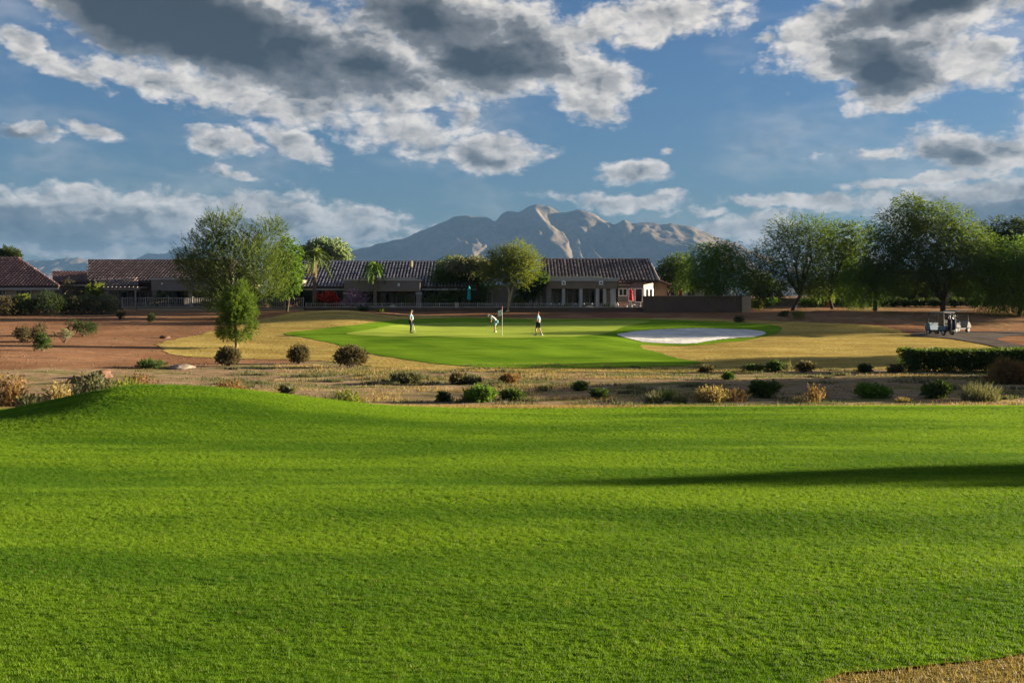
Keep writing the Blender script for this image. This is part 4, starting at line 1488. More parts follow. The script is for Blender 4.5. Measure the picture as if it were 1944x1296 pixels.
# trees beyond the right edge whose long shadows lie on the wash and fairway
def shadow_tree(label, gx, gy, h, w, seed, cone=False, lift=0.0):
    """gx, gy: trunk foot"""
    s = gy / F
    px = 972 + gx / gy * F
    z = hz(gx, gy)
    py = lambda hh: HY + (EYE - (z + hh)) / s
    if cone:
        lb = [(px, py(h * (0.25 + 0.13 * i)), w / s * (1.0 - 0.15 * i), 0.12 * h / s, 0) for i in range(6)]
        return tree('pine_tree', label, px, py(0), lb, M['lf_pine'], M['bark_tan'], 5200, d=gy, k=8, twig=0.3, leafl=0.18, leafw=0.03, up=0.3, seed=seed, r0=0.12, fork_py=py(h * .7), limbs=2)
    lb = [(px + a * w / s, py(h * (b * (1 - lift) + lift)), c * w / s, e * h * (1 - lift) / s, f) for a, b, c, e, f in [(0, .78, .6, .2, 0), (-.5, .6, .5, .2, .5), (.5, .6, .5, .2, -.5), (0, .5, .7, .22, .3), (-.2, .66, .55, .2, -.6), (.3, .75, .5, .2, .6)]]
    return tree('mesquite_tree', label, px, py(0), lb, M['lf_mesq'], M['bark_dark'], 2600, d=gy, twig=0.8, leafl=0.24, leafw=0.08, droop=0.3, seed=seed, r0=0.2, group=GB)


shadow_tree('conical pine beyond the picture edge shading the near fairway', 37.2, 20.6, 6.3, 1.5, 61, True)
shadow_tree('shorter conical pine beside the first one beyond the picture edge', 37.6, 19.5, 5.6, 1.5, 68, True)
shadow_tree('mesquite beyond the picture edge beside the clipped hedge', 46, 60, 7.5, 4.6, 62)
shadow_tree('mesquite beyond the picture edge beside the wash', 43, 45.5, 7.5, 4.4, 63)
shadow_tree('mesquite beyond the picture edge by the fairway end', 36, 40.5, 5.5, 2.4, 64)
shadow_tree('mesquite beyond the picture edge above the cart path', 66, 105, 8.5, 5.0, 65)
shadow_tree('mesquite beyond the picture edge where the path where the path leaves', 64.5, 92.5, 10.5, 5.2, 66, lift=0.38)

shadow_tree('low mesquite beyond the picture edge shading the bank above the path', 62, 100, 8.0, 5.0, 67)

# ---- palms and accent plants by the houses
palm('palm_tree', 'tall palm with dark drooping fronds by the red flowers', 597, 580, 598, 485, 24, 2.6, M['lf_palm'], 21, d=105, arch=0.8, skirt=8, leaflet=0.75)
palm('palm_tree', 'palm with hanging bright green fronds before the flat porch roof', 712, 580, 710, 502, 20, 1.8, M['lf_palmbright'], 22, d=105, arch=1.25, skirt=8, el0=(-0.4, 1.2), leaflet=0.65)
palm('low_palm', 'low silvery feather palm behind the left iron fence', 312, 584, 312, 564, 30, 1.9, M['lf_palmgrey'], 23, d=105.3, trunk_r=0.2, arch=0.65, el0=(0.2, 1.3), cat='palm')
palm('low_palm', 'dark spiky palm in shade right of the porch column', 828, 586, 828, 572, 18, 1.9, M['lf_palm'], 24, d=106, trunk_r=0.15, arch=0.6, el0=(0.2, 1.3), cat='palm')


def ocotillo():
    rng = np.random.default_rng(8)
    d = 105.2
    x = X(527, d)
    o = empty('ocotillo', (x, d, hz(x, d)))
    for i in range(11):
        a = rng.uniform(0, 6.283)
        r = rng.uniform(0.2, 1.0)
        hgt = rng.uniform(1.7, 2.7)
        mb = MB()
        mb.tube([(0, 0, -0.05), (math.cos(a) * r * 0.3, math.sin(a) * r * 0.3, hgt * 0.4), (math.cos(a) * r, math.sin(a) * r, hgt)], [0.035, 0.03, 0.012], 5)
        mb.build('cane', M['lf_sage'], o)
    tag(o, 'spindly pale ocotillo with bare canes behind the iron fence', 'ocotillo')


ocotillo()
bush('bougainvillea', 'red flowering bougainvillea beside the tall palm', 620, 583, 56, 38, M['lf_red'], 700, d=105.6, seed=31, leafl=0.13, leafw=0.06, twig=0.2, up=0.5)
bush('bougainvillea', 'green leafy part of the flower bed between red and mauve blooms', 612, 583, 52, 26, M['lf_shrub'], 400, d=105.4, seed=32, leafl=0.14, leafw=0.05)
bpy.data.objects['bougainvillea.001'].name = 'flower_bed_shrub'
bush('flowering_shrub', 'rounded mauve flowering shrub in front of the porch', 674, 583, 60, 38, M['lf_pink'], 1000, d=105.6, seed=33, leafl=0.12, leafw=0.05, twig=0.18)
bush('shrub', 'tall dark shrub filling the gap left of the red flowers', 565, 584, 50, 44, M['lf_dark'], 900, d=107, seed=34, leafl=0.16, leafw=0.06)
bush('shrub', 'tall blackish shrub behind the iron fence left of the ocotillo', 480, 584, 60, 40, M['lf_dark'], 1100, d=108, seed=301, leafl=0.17, leafw=0.07)
bush('shrub', 'dark shrub behind the ocotillo canes', 524, 584, 50, 42, M['lf_dark'], 1000, d=109, seed=302, leafl=0.17, leafw=0.07)
bush('shrub', 'yellow-green bush growing at the gable end of the brown roof', 178, 585, 46, 50, M['lf_yellow'], 800, d=104, seed=35, leafl=0.15, leafw=0.05, twig=0.3, up=0.5)
bush('shrub', 'bright lime shrub under the red hip roof', 40, 580, 40, 32, M['lf_yellow'], 600, d=101, seed=36, leafl=0.14, leafw=0.05)
bush('shrub', 'bare beige shrub between the red and brown roofs', 135, 585, 52, 60, M['lf_dusty'], 700, d=107, seed=37, leafl=0.12, leafw=0.03, twig=0.4, up=0.6)
bush('shrub', 'bright green shrub at the foot of the palo verde trunks', 985, 590, 30, 30, M['lf_yellow'], 420, d=105.4, seed=38, leafl=0.14, leafw=0.06)

# hedge row on the left terrace
for i, (px, w, h, lf, lbl) in enumerate([
        (8, 60, 36, 'lf_dusty', 'dusty dark hedge shrub at the picture edge on the left terrace'),
        (38, 56, 34, 'lf_dark', 'dark hedge shrub second from the edge on the left terrace'),
        (90, 66, 44, 'lf_dark', 'tallest blackish green hedge shrub on the left terrace'),
        (138, 52, 38, 'lf_sage', 'grey sage hedge shrub right of the tallest dark one'),
        (170, 50, 36, 'lf_sage', 'grey sage hedge shrub second from the fence end'),
        (204, 44, 38, 'lf_grey', 'palest silvery hedge shrub nearest the iron fence')]):
    bush('hedge_shrub', lbl, px, 599 - i * 0.6, w, h, M[lf], 1300, k=5, seed=60 + i, leafl=0.11, leafw=0.035, twig=0.22, group='hedge shrubs on the left terrace',
         lobes=[(0, 0, .5, .9, .8, .48), (-.5, 0, .4, .5, .6, .38), (.5, 0, .45, .5, .6, .4), (0, -.2, .62, .6, .5, .36)])

# shrubs on the red slope and along the rough
G1 = 'rounded shrubs on the red slope'
BUSH = [
    # px, base, w, h, leaf, label
    (42, 650, 34, 32, 'lf_dusty', 'brown vase-shaped shrub left of the pinkish one on the red slope'),
    (72, 648, 34, 34, 'lf_dusty', 'thin pinkish twiggy shrub between the brown and green ones'),
    (81, 666, 30, 36, 'lf_shrub', 'small upright green shrub lowest of the three on the red slope'),
    (160, 639, 66, 31, 'lf_dark', 'wide dark mounded shrub on the red slope'),
    (228, 607, 18, 18, 'lf_dusty', 'tiny clipped shrub on a thin stem by the hedge end'),
    (286, 611, 16, 16, 'lf_dark', 'tiny dark clipped shrub alone on the red slope below the fence'),
    (433, 695, 50, 36, 'lf_dusty', 'bare-stemmed clipped shrub below the young pine'),
    (567, 690, 44, 35, 'lf_dusty', 'clipped round shrub on narrow stems, middle of the three on the bank'),
    (666, 697, 72, 41, 'lf_dusty', 'largest domed clipped shrub on the bank below the green'),
]
for i, (px, by, w, h, lf, lbl) in enumerate(BUSH):
    dome = [(0, 0, .54, .84, .8, .44), (-.45, .1, .45, .46, .5, .34), (.45, -.1, .48, .46, .5, .34), (0, -.4, .5, .5, .4, .34), (.1, .3, .62, .5, .5, .32)] if i >= 6 else None
    bush('shrub', lbl, px, by, w, h, M[lf], int(260 + w * h * (0.55 if dome else 0.34)), seed=80 + i, group=G1, leafl=0.075, leafw=0.022, twig=0.11 if dome else 0.13, lobes=dome)


def topiary(px, by):
    rng = np.random.default_rng(px)
    x, d, z = ground_px(px, by)
    o = empty('shrub', (x, d, z))
    s = d / F
    mb = MB()
    lob = []
    for q in range(7):
        e = (rng.normal() * 9 * s, rng.normal() * 6 * s, rng.uniform(10, 22) * s)
        mb.tube([(0, 0, -0.05), (e[0] * 0.4, e[1] * 0.4, e[2] * 0.55), e], [0.03, 0.022, 0.01], 5)
        lob.append((e[0], e[1], e[2], 6 * s, 6 * s, 4 * s))
    P, V, k = lobe_points(lob, 240, rng)
    v, f, t = leaf_sprays(P, unit(V + UP * 0.3), rng, 4, 0.12, 0.08, 0.025)
    link_mesh('foliage', mesh_np('foliage', v, f, M['lf_grey'], tint=t), None, o)
    mb.build('stems', M['stem'], o)
    tag(o, 'little grey tree-like shrub with several stems in front of the dark mound', 'shrub', G1)


topiary(122, 650)

G2 = 'scrub in the dry wash'
WASH = [
    (287, 699, 50, 16, 'lf_shrub', 'low green shrub on the red bank by the grey rock', .9),
    (775, 727, 54, 18, 'lf_sage', 'low spreading sage shrub in the middle of the wash', .9),
    (868, 729, 34, 17, 'lf_dusty', 'brownish low shrub left of its greener neighbour in the wash', .9),
    (895, 728, 34, 14, 'lf_sage', 'flat greyish shrub touching the brownish one in the wash', .9),
    (966, 728, 28, 16, 'lf_orange', 'small rusty dry shrub in the wash under the flag', .9),
    (912, 762, 66, 26, 'lf_mesq_bright', 'leafy bright green shrub near the fairway edge', 1),
    (970, 760, 34, 18, 'lf_shrub', 'dark green shrub right of the leafy bright one', 1),
    (843, 762, 14, 12, 'lf_dark', 'tiny dark shrub left of the leafy bright one', 1),
    (545, 748, 26, 12, 'lf_sage', 'little sage plant behind the grass mound', 1),
    (1102, 741, 20, 12, 'lf_shrub', 'little green bush in the middle right wash', 1),
    (1140, 756, 26, 14, 'lf_shrub', 'small green weed clump in the shade of the wash', 1),
    (1342, 707, 24, 9, 'lf_dusty', 'flat dusty shrub at the rough edge nearest the bunker', 1),
    (1430, 706, 26, 12, 'lf_shrub', 'flat green shrub second along the rough edge', 1),
    (1472, 706, 28, 22, 'lf_shrub', 'upright dark green shrub along the rough edge', 1),
    (1527, 706, 32, 18, 'lf_dusty', 'twiggy dusty shrub along the rough edge', 1),
    (1640, 707, 18, 14, 'lf_dark', 'little dark shrub left of the clipped hedge', 1),
    (1700, 707, 26, 15, 'lf_dusty', 'scrubby shrub right beside the clipped hedge', 1),
    (1383, 720, 16, 8, 'lf_mesq_bright', 'tiny bright green plant alone on the shaded sand', 1),
    (1450, 755, 44, 32, 'lf_shrub', 'green twiggy shrub behind the fairway edge, middle right', 1),
    (1655, 755, 56, 26, 'lf_mesq_bright', 'round leafy green shrub behind the fairway edge, right', 1),
    (1778, 756, 54, 28, 'lf_shrub', 'dark leafy shrub left of the pale broom bush', 1),
    (1404, 612, 20, 12, 'lf_dark', 'dark low shrub on the dirt above the bunker', 1),
    (1487, 601, 20, 11, 'lf_dark', 'small dark shrub at the foot of the leaning mesquite', 1),
    (1514, 606, 24, 18, 'lf_yellow', 'bright yellow-green shrub at the foot of the leaning mesquite', 1),
]
for i, (px, by, w, h, lf, lbl, q) in enumerate(WASH):
    if by > 690 and i % 3 != 2:
        w, h = w * 1.22, h * 0.86
    bush('shrub', lbl, px, by, w, h, M[lf], int(160 + w * h * 0.34), seed=120 + i, group=G2, leafl=0.075, leafw=0.026, twig=0.16, up=0.5, stems=w > 25)
GT = 'tufts in the dry wash'
TUFTS = [
    (625, 778, 88, 40, 'lf_sage', 620, 'soft grey-green broom clump behind the mound slope', False),
    (662, 776, 40, 40, 'lf_yellow', 220, 'yellowish stalks rising right of the grey-green broom clump', True),
    (1242, 765, 34, 28, 'lf_sage', 320, 'pale sage tuft, leftmost of the pair near the fairway edge', False),
    (1268, 760, 44, 30, 'lf_shrub', 300, 'greener tuft behind the pale sage pair', False),
    (1290, 765, 30, 20, 'lf_sage', 240, 'short sage tuft right of the pale one', False),
    (1350, 763, 54, 32, 'lf_straw', 520, 'straw coloured grass clump behind the fairway edge', True),
    (1395, 762, 44, 26, 'lf_orange', 130, 'sparse rusty stalks right of the straw clump', True),
    (1530, 764, 40, 14, 'lf_straw', 260, 'low straw tuft at the fairway edge', True),
    (1545, 764, 22, 38, 'lf_orange', 90, 'tall thin rusty stalks above the low straw tuft', True),
    (1715, 763, 30, 10, 'lf_straw', 200, 'small straw tuft right of the round leafy shrub', True),
    (1862, 760, 70, 40, 'lf_sage', 620, 'large pale green broom bush near the picture edge', False),
    (1497, 704, 14, 26, 'lf_sage', 50, 'thin wispy stalks beside the upright dark shrub', True),
    (18, 768, 44, 60, 'lf_orange', 200, 'tall rusty dry grass at the picture edge', True),
    (56, 770, 44, 26, 'lf_sage', 260, 'dull sage grass clump right of the tall rusty one', True),
    (140, 752, 60, 36, 'lf_sage', 420, 'sage clump rising over the mound', False),
    (178, 750, 54, 44, 'lf_sage', 420, 'taller grey-green clump beside the dark red boulder', True),
    (112, 758, 34, 34, 'lf_straw', 200, 'pale straw stalks left of the sage clump', True),
    (240, 748, 60, 30, 'lf_yellow', 400, 'yellowish scrub clump behind the mound top', True),
    (265, 738, 44, 30, 'lf_orange', 260, 'rusty orange grass behind the yellowish scrub', True),
    (292, 745, 42, 24, 'lf_shrub', 320, 'dark green clump directly behind the mound top', False),
    (360, 752, 56, 18, 'lf_orange', 330, 'low reddish grass right of the mound top', True),
    (436, 756, 50, 36, 'lf_orange', 420, 'tall rusty grass clump standing out right of the mound top', True),
    (500, 748, 50, 14, 'lf_straw', 260, 'low straw patch behind the right flank of the mound', True),
    (215, 742, 40, 22, 'lf_dusty', 240, 'dry brown scrub behind the yellowish clump', True),
]
for i, (px, by, w, h, lf, n, lbl, hd) in enumerate(TUFTS):
    dd = None
    if px < 520 and by > 730:
        dd = {18: 30, 56: 29, 140: 30.5, 178: 31, 112: 29.5, 240: 31.5, 265: 34, 292: 31.5, 360: 31.5, 436: 31, 500: 33, 215: 33}[px]
    if px == 662 or px == 625:
        dd = 28.6
    h2 = h
    if dd:
        # keep the visible top where the photograph has it
        x = X(px, dd)
        h2 = max(10, (HY + (EYE - hz(x, dd)) / dd * F) - (by - h))
    tuft('grass_clump', lbl, px, by, w, h2, M[lf], n, 160 + i, dd, 0.7, 0.010 if w < 60 else 0.008, group=GT, heads=hd)


def clipped_hedge():
    rng = np.random.default_rng(44)
    a = ground_px(1728, 706)
    d = a[1]
    s = d / F
    o = empty('clipped_hedge', (a[0], d, a[2]))
    Lx = (2150 - 1728) * s
    Hh = 42 * s
    n = 9000
    x = rng.uniform(0, Lx, n)
    top = Hh * (0.95 + 0.05 * vnoise(x * 1.1, x * 0, 3))
    face = rng.uniform(size=n)
    y = np.where(face < 0.5, rng.uniform(-0.1, 0.15, n), rng.uniform(0, 1.6, n)) + 0.08 * vnoise(x * 1.4, face * 9, 8)
    z = np.where(face < 0.5, rng.uniform(0.12, 1, n) * top, top - rng.uniform(0, 0.12, n))
    endc = rng.uniform(size=n) < 0.08
    x = np.where(endc, rng.uniform(-0.05, 0.2, n), x)
    z = np.where(endc, rng.uniform(0.1, 1, n) * Hh, z)
    P = np.column_stack([x, y, z])
    D = unit(np.column_stack([rng.normal(size=n) * 0.5, np.where(face < 0.5, -1, 0) + rng.normal(size=n) * 0.5, np.where(face < 0.5, 0.3, 1.0)]))
    for xx in x:
        break
    P[:, 2] += np.array([0.0])
    gz = H(a[0] + P[:, 0], d + P[:, 1]) - a[2]
    P[:, 2] += gz
    v, f, t = leaf_sprays(P, D, rng, 4, 0.10, 0.075, 0.026, 0.0, 1.0)
    link_mesh('foliage', mesh_np('foliage', v, f, M['lf_shrub'], tint=t), None, o)
    mb = MB()
    for q in range(70):
        xx = rng.uniform(0.1, Lx)
        yy = rng.uniform(0.15, 1.2)
        zz = hz(a[0] + xx, d + yy) - a[2]
        mb.tube([(xx, yy, zz - 0.05), (xx + rng.normal() * 0.08, yy + rng.normal() * 0.05, zz + Hh * 0.5), (xx + rng.normal() * 0.2, yy + rng.normal() * 0.1, zz + Hh * 0.9)], [0.022, 0.016, 0.006], 5, cap=False)
    mb.build('stems', M['stem'], o)
    # dense dark twigs inside
    n2 = 2600
    x = rng.uniform(0.1, Lx, n2)
    P = np.column_stack([x, rng.uniform(0.2, 1.3, n2), rng.uniform(0.1, 0.9, n2) * Hh])
    v, f, t = leaf_sprays(P, unit(rng.normal(size=(n2, 3))), rng, 4, 0.2, 0.12, 0.04)
    link_mesh('foliage', mesh_np('foliage', v, f, M['lf_dark'], tint=t), None, o)
    tag(o, 'long clipped dark green hedge beside the wash', 'hedge')


clipped_hedge()
bush('tumbleweed', 'rusty orange tangle of dead brush in front of the clipped hedge', 1918, 728, 74, 44, M['lf_orange'], 1500, seed=201, leafl=0.12, leafw=0.012, twig=0.25, k=6, up=0.5, lobes=[(0, 0, .4, .8, .7, .4), (-.3, 0, .6, .4, .4, .36), (.5, 0, .35, .5, .5, .34), (-.7, -.1, .2, .5, .4, .2)])


def boulder(name, label, px, py, w, h, seed, mat=None):
    rng = np.random.default_rng(seed)
    x, d, z = ground_px(px, py)
    s = d / F
    bm = bmesh.new()
    bmesh.ops.create_icosphere(bm, subdivisions=3, radius=1)
    for v in bm.verts:
        c = v.co
        k = 1 + 0.28 * float(vnoise(c.x * 1.3 + seed, c.y * 1.3 + c.z, seed)) + 0.12 * float(vnoise(c.x * 3 + seed, c.y * 3 - c.z * 2, seed + 2))
        v.co = Vector((c.x * w * s * 0.5 * k, c.y * w * s * 0.4 * k, c.z * h * s * 0.75 * k + h * s * 0.2))
    me = bpy.data.meshes.new(name)
    bm.to_mesh(me)
    bm.free()
    o = link_mesh(name, me, mat or M['boulder'])
    o.location = (x, d, z)
    o.rotation_euler = (0, 0, 0.7 * seed)
    tag(o, label, 'rock')
    return o


boulder('boulder', 'dark red boulder among the scrub behind the mound', 190, 716, 46, 15, 1)
boulder('boulder', 'low grey-brown rock mound on the red bank under the clipped shrub', 345, 700, 64, 9, 2, M['stucco_brown'])
boulder('boulder', 'small flat rock at the corner of the golden rough', 313, 642, 20, 6, 3)
boulder('boulder', 'half-buried dark rock left of the red boulder', 150, 726, 40, 10, 4)
# clipped garden shrubs along the far bed under the mesquites
for i, px in enumerate([1462, 1532, 1560, 1600, 1690, 1715, 1745, 1775, 1815, 1850]):
    near = {1462: 'left of the leaning mesquite trunk', 1532: 'right of the leaning mesquite trunk', 1560: 'second right of the leaning mesquite trunk', 1600: 'left of the thick weeping trunk', 1690: 'right of the thick weeping trunk',
            1715: 'second right of the thick weeping trunk', 1745: 'under the middle of the biggest mesquite', 1775: 'left of the forked mesquite trunk', 1815: 'right of the forked mesquite trunk', 1850: 'by the vivid green skirt of leaves'}[px]
    bush('hedge_shrub', 'clipped low bed shrub ' + near, px, 583, 34, 17, M['lf_mesq_bright' if px < 1600 else 'lf_dark'], 330, d=111.5, seed=230 + i, leafl=0.13, leafw=0.05, stems=False, group='clipped shrubs in the far bed')
bush('hedge_shrub', 'rounded lime shrub at the end of the stucco wall', 1437, 583, 24, 18, M['lf_yellow'], 300, d=107, seed=243, leafl=0.13, leafw=0.05, stems=False, group='clipped shrubs in the far bed')
for i, (px, lbl) in enumerate([(1021, 'clipped ball shrub behind the fence left of the patio pillars'), (1076, 'clipped ball shrub behind the fence before the second patio window'), (1155, 'clipped ball shrub behind the fence before the black doorway')]):
    bush('topiary', lbl, px, 588, 20, 13, M['lf_yellow'] if i < 2 else M['lf_shrub'], 330, d=105, seed=250 + i, leafl=0.10, leafw=0.05, stems=False, group='clipped balls behind the fence')
bush('shrub', 'low dark shrub by the wall left of the standing golfer', 690, 596, 24, 8, M['lf_dark'], 200, d=101, seed=254, leafl=0.1, leafw=0.04, stems=False)
bush('shrub', 'small olive shrub by the wall just left of the standing golfer', 722, 597, 16, 6, M['lf_yellow'], 140, d=100, seed=255, leafl=0.1, leafw=0.04, stems=False)
#==BUILT==
# ------------------------------------------------------------------ houses
def tile_slope(parent, eL, eR, rL, rR, mat, name='roof_tiles', seed=1, tw=0.36, tl=0.44):
    """barrel tiles laid in courses on a roof plane. eL,eR eave ends; rL,rR ridge ends (world coords)"""
    rng = np.random.default_rng(seed)
    eL, eR, rL, rR = map(Vector, (eL, eR, rL, rR))
    U = (eR - eL).normalized()
    nrm = U.cross(rL - eL).normalized()
    if nrm.z < 0:
        nrm = -nrm
    W = (nrm.cross(U)).normalized()          # up the slope
    if W.z < 0:
        W = -W
    wid = (eR - eL).length
    slope = max((rL - eL).dot(W), (rR - eL).dot(W))
    l0, l1 = (rL - eL).dot(U), (rR - eL).dot(U)
    ncol = max(2, int(wid / tw))
    cw = wid / ncol
    ncrs = max(2, int(slope / tl))
    cl = slope / ncrs
    vs = []
    fs = []
    tint = []
    S = 4
    arc = [(math.cos(math.pi * (1 - q / S)), math.sin(math.pi * (1 - q / S))) for q in range(S + 1)]
    org = parent.location
    c0 = int(math.floor(min(0, l0) / cw))
    c1 = int(math.ceil(max(wid, l1) / cw))
    for c in range(c0, c1):
        u = (c + 0.5) * cw
        ctint = rng.uniform(-0.15, 0.15)
        for r in range(ncrs):
            t0 = r * cl
            tc = (t0 + 0.5 * cl) / slope
            if u < l0 * tc or u > wid + (l1 - wid) * tc:
                continue
            t1 = t0 + cl * 1.12
            b = len(vs)
            du, dl = rng.normal() * 0.006, rng.normal() * 0.012
            for (tt, lift, rad) in ((t0 + dl, 0.085, 0.36), (t1 + dl, 0.015, 0.30)):
                for (a, h) in arc:
                    p = eL + U * (u + du + a * cw * rad) + W * tt + nrm * (lift + h * cw * 0.30 * (rad / 0.4))
                    vs.append(p - org)
            tv = min(1, max(0, rng.beta(2, 2) + ctint))
            for q in range(S):
                fs.append((b + q, b + q + 1, b + S + 2 + q, b + S + 1 + q))
                tint.append(tv)
            # open end of the barrel, closed
            fs.append((b, b + 4, b + 2, b + 1))
            tint.append(tv)
            fs.append((b + 2, b + 4, b + 3, b + 3))
            tint.append(tv)
    me = bpy.data.meshes.new(name)
    me.from_pydata(vs, [], [f if f[2] != f[3] else f[:3] for f in fs])
    at = me.attributes.new('tint', 'FLOAT', 'FACE')
    at.data.foreach_set('value', np.array(tint, np.float32))
    me.materials.append(mat)
    o = link_mesh(name, me, None, parent)
    tag(o, kind='stuff')
    return o


def deck(parent, eL, eR, rR, rL, th=0.16, name='roof'):
    """the board roof under the tiles, with real thickness"""
    mb = MB(parent.location)
    top = [Vector(p) for p in (eL, eR, rR, rL)]
    bot = [p - Vector((0, 0, th)) for p in top]
    mb.add(top + bot, [(0, 1, 2, 3), (7, 6, 5, 4), (0, 4, 5, 1), (1, 5, 6, 2), (2, 6, 7, 3), (3, 7, 4, 0)])
    return mb.build(name, M['deck'], parent)


def sub(parent, name, mat, *boxes, owner=None, bevel=0.0):
    """boxes (x0,x1,y0,y1,z0,z1) in world coords as one part of the thing at parent"""
    mb = MB(parent.location)
    for b in boxes:
        mb.box(*b)
    return mb.build(name, mat, owner or parent, bevel)


def window(parent, px0, px1, py0, py1, d, frame=M['trim'], mull=1, depth=0.10, fw=0.09, name='window'):
    x0, x1 = X(px0, d), X(px1, d)
    z0, z1 = Z(py1, d), Z(py0, d)
    w = sub(parent, name, frame, (x0, x0 + fw, d - depth, d + 0.05, z0, z1), (x1 - fw, x1, d - depth, d + 0.05, z0, z1),
            (x0 + fw, x1 - fw, d - depth, d + 0.05, z1 - fw, z1), (x0 + fw, x1 - fw, d - depth, d + 0.05, z0, z0 + fw))
    sub(parent, 'pane', M['glass'], (x0 + fw, x1 - fw, d - 0.03, d + 0.02, z0 + fw, z1 - fw), owner=w)
    if mull:
        for q in range(mull):
            xm = x0 + (x1 - x0) * (q + 1) / (mull + 1)
            sub(parent, 'mullion', frame, (xm - 0.03, xm + 0.03, d - depth * 0.8, d + 0.04, z0 + fw, z1 - fw), owner=w)
    return w


def ridge_cap(parent, a, b, mat, name='ridge_tiles'):
    mb = MB(parent.location)
    a, b = Vector(a), Vector(b)
    n = max(3, int((b - a).length / 0.4))
    for i in range(n):
        p = a.lerp(b, i / n)
        q = a.lerp(b, (i + 1.08) / n)
        mb.tube([p + Vector((0, 0, 0.05)), q + Vector((0, 0, 0.02))], [0.14, 0.115], 8)
    o = mb.build(name, mat, parent)
    at = o.data.attributes.new('tint', 'FLOAT', 'FACE')
    at.data.foreach_set('value', R.uniform(0.2, 0.8, len(o.data.polygons)).astype(np.float32))
    tag(o, kind='stuff')
    return o


def lin(px, py, d):
    return (X(px, d), d, Z(py, d))


def house_hip():
    d = 105.0
    x0 = X(-60, d)
    o = empty('tiled_house', (X(40, d), d + 4, hz(X(40, d), d)))
    zb = o.location.z - 0.3
    sub(o, 'wall', M['stucco_tan'], (X(-60, d), X(96, d + .5), d + 0.6, d + 12, zb, Z(545, d)))
    eL, eR = lin(-60, 544, d), lin(112, 543, d)
    dr = d + 6.2
    rL, rR = (X(-60, dr), dr, Z(490.5, dr)), (X(34, dr), dr, Z(490.5, dr))
    deck(o, eL, eR, rR, rL)
    tile_slope(o, eL, eR, rL, rR, M['tile_red'], seed=1)
    # hip end and back
    back = (X(112, d) - 9.0, d + 12.4, Z(543, d))
    deck(o, eR, back, rR, Vector(rR) + Vector((0, 0.02, 0)))
    tile_slope(o, eR, back, rR, Vector(rR) + Vector((0.0, 0.02, 0)), M['tile_red'], seed=2)
    deck(o, back, (X(-60, d), d + 12.4, Z(543, d)), rL, rR)
    ridge_cap(o, rL, rR, M['tile_red'])
    ridge_cap(o, rR, eR, M['tile_red'])
    sub(o, 'fascia', M['trim'], (X(-60, d), X(111, d), d + 0.02, d + 0.10, Z(550, d), Z(546.5, d)))
    sub(o, 'pier', M['stucco_lit'], (X(86, d), X(95, d), d + 0.15, d + 0.55, zb, Z(546, d)))
    sub(o, 'side_wall', M['stucco_grey'], (X(97, d), X(107, d), d + 1.2, d + 9, zb, Z(547, d)))
    window(o, -2, 12, 549, 562, d + 0.55)
    window(o, 30, 60, 550, 566, d + 0.55, mull=2)
    tag(o, 'house with red-brown hip tile roof at the left picture edge', 'house')


def house_link():
    d = 112.0
    o = empty('tiled_house', (X(135, d), d + 3, hz(X(135, d), d)))
    zb = o.location.z - 0.3
    sub(o, 'wall', M['stucco_grey'], (X(104, d), X(166, d), d + 0.5, d + 8, zb, Z(538, d)))
    dr = d + 4
    eL, eR, rL, rR = lin(100, 537, d), lin(170, 537, d), (X(100, dr), dr, Z(517, dr)), (X(170, dr), dr, Z(517, dr))
    deck(o, eL, eR, rR, rL)
    tile_slope(o, eL, eR, rL, rR, M['tile_red'], seed=3)
    back = [(X(170, d), d + 8.5, Z(537, d)), (X(100, d), d + 8.5, Z(537, d))]
    deck(o, back[0], back[1], rL, rR)
    ridge_cap(o, rL, rR, M['tile_red'])
    sub(o, 'fascia', M['trim'], (X(100, d), X(170, d), d + 0.02, d + 0.10, Z(543, d), Z(539.5, d)))
    window(o, 118, 140, 546, 560, d + 0.45)
    tag(o, 'small red tiled roof in the gap between the two left houses', 'house')


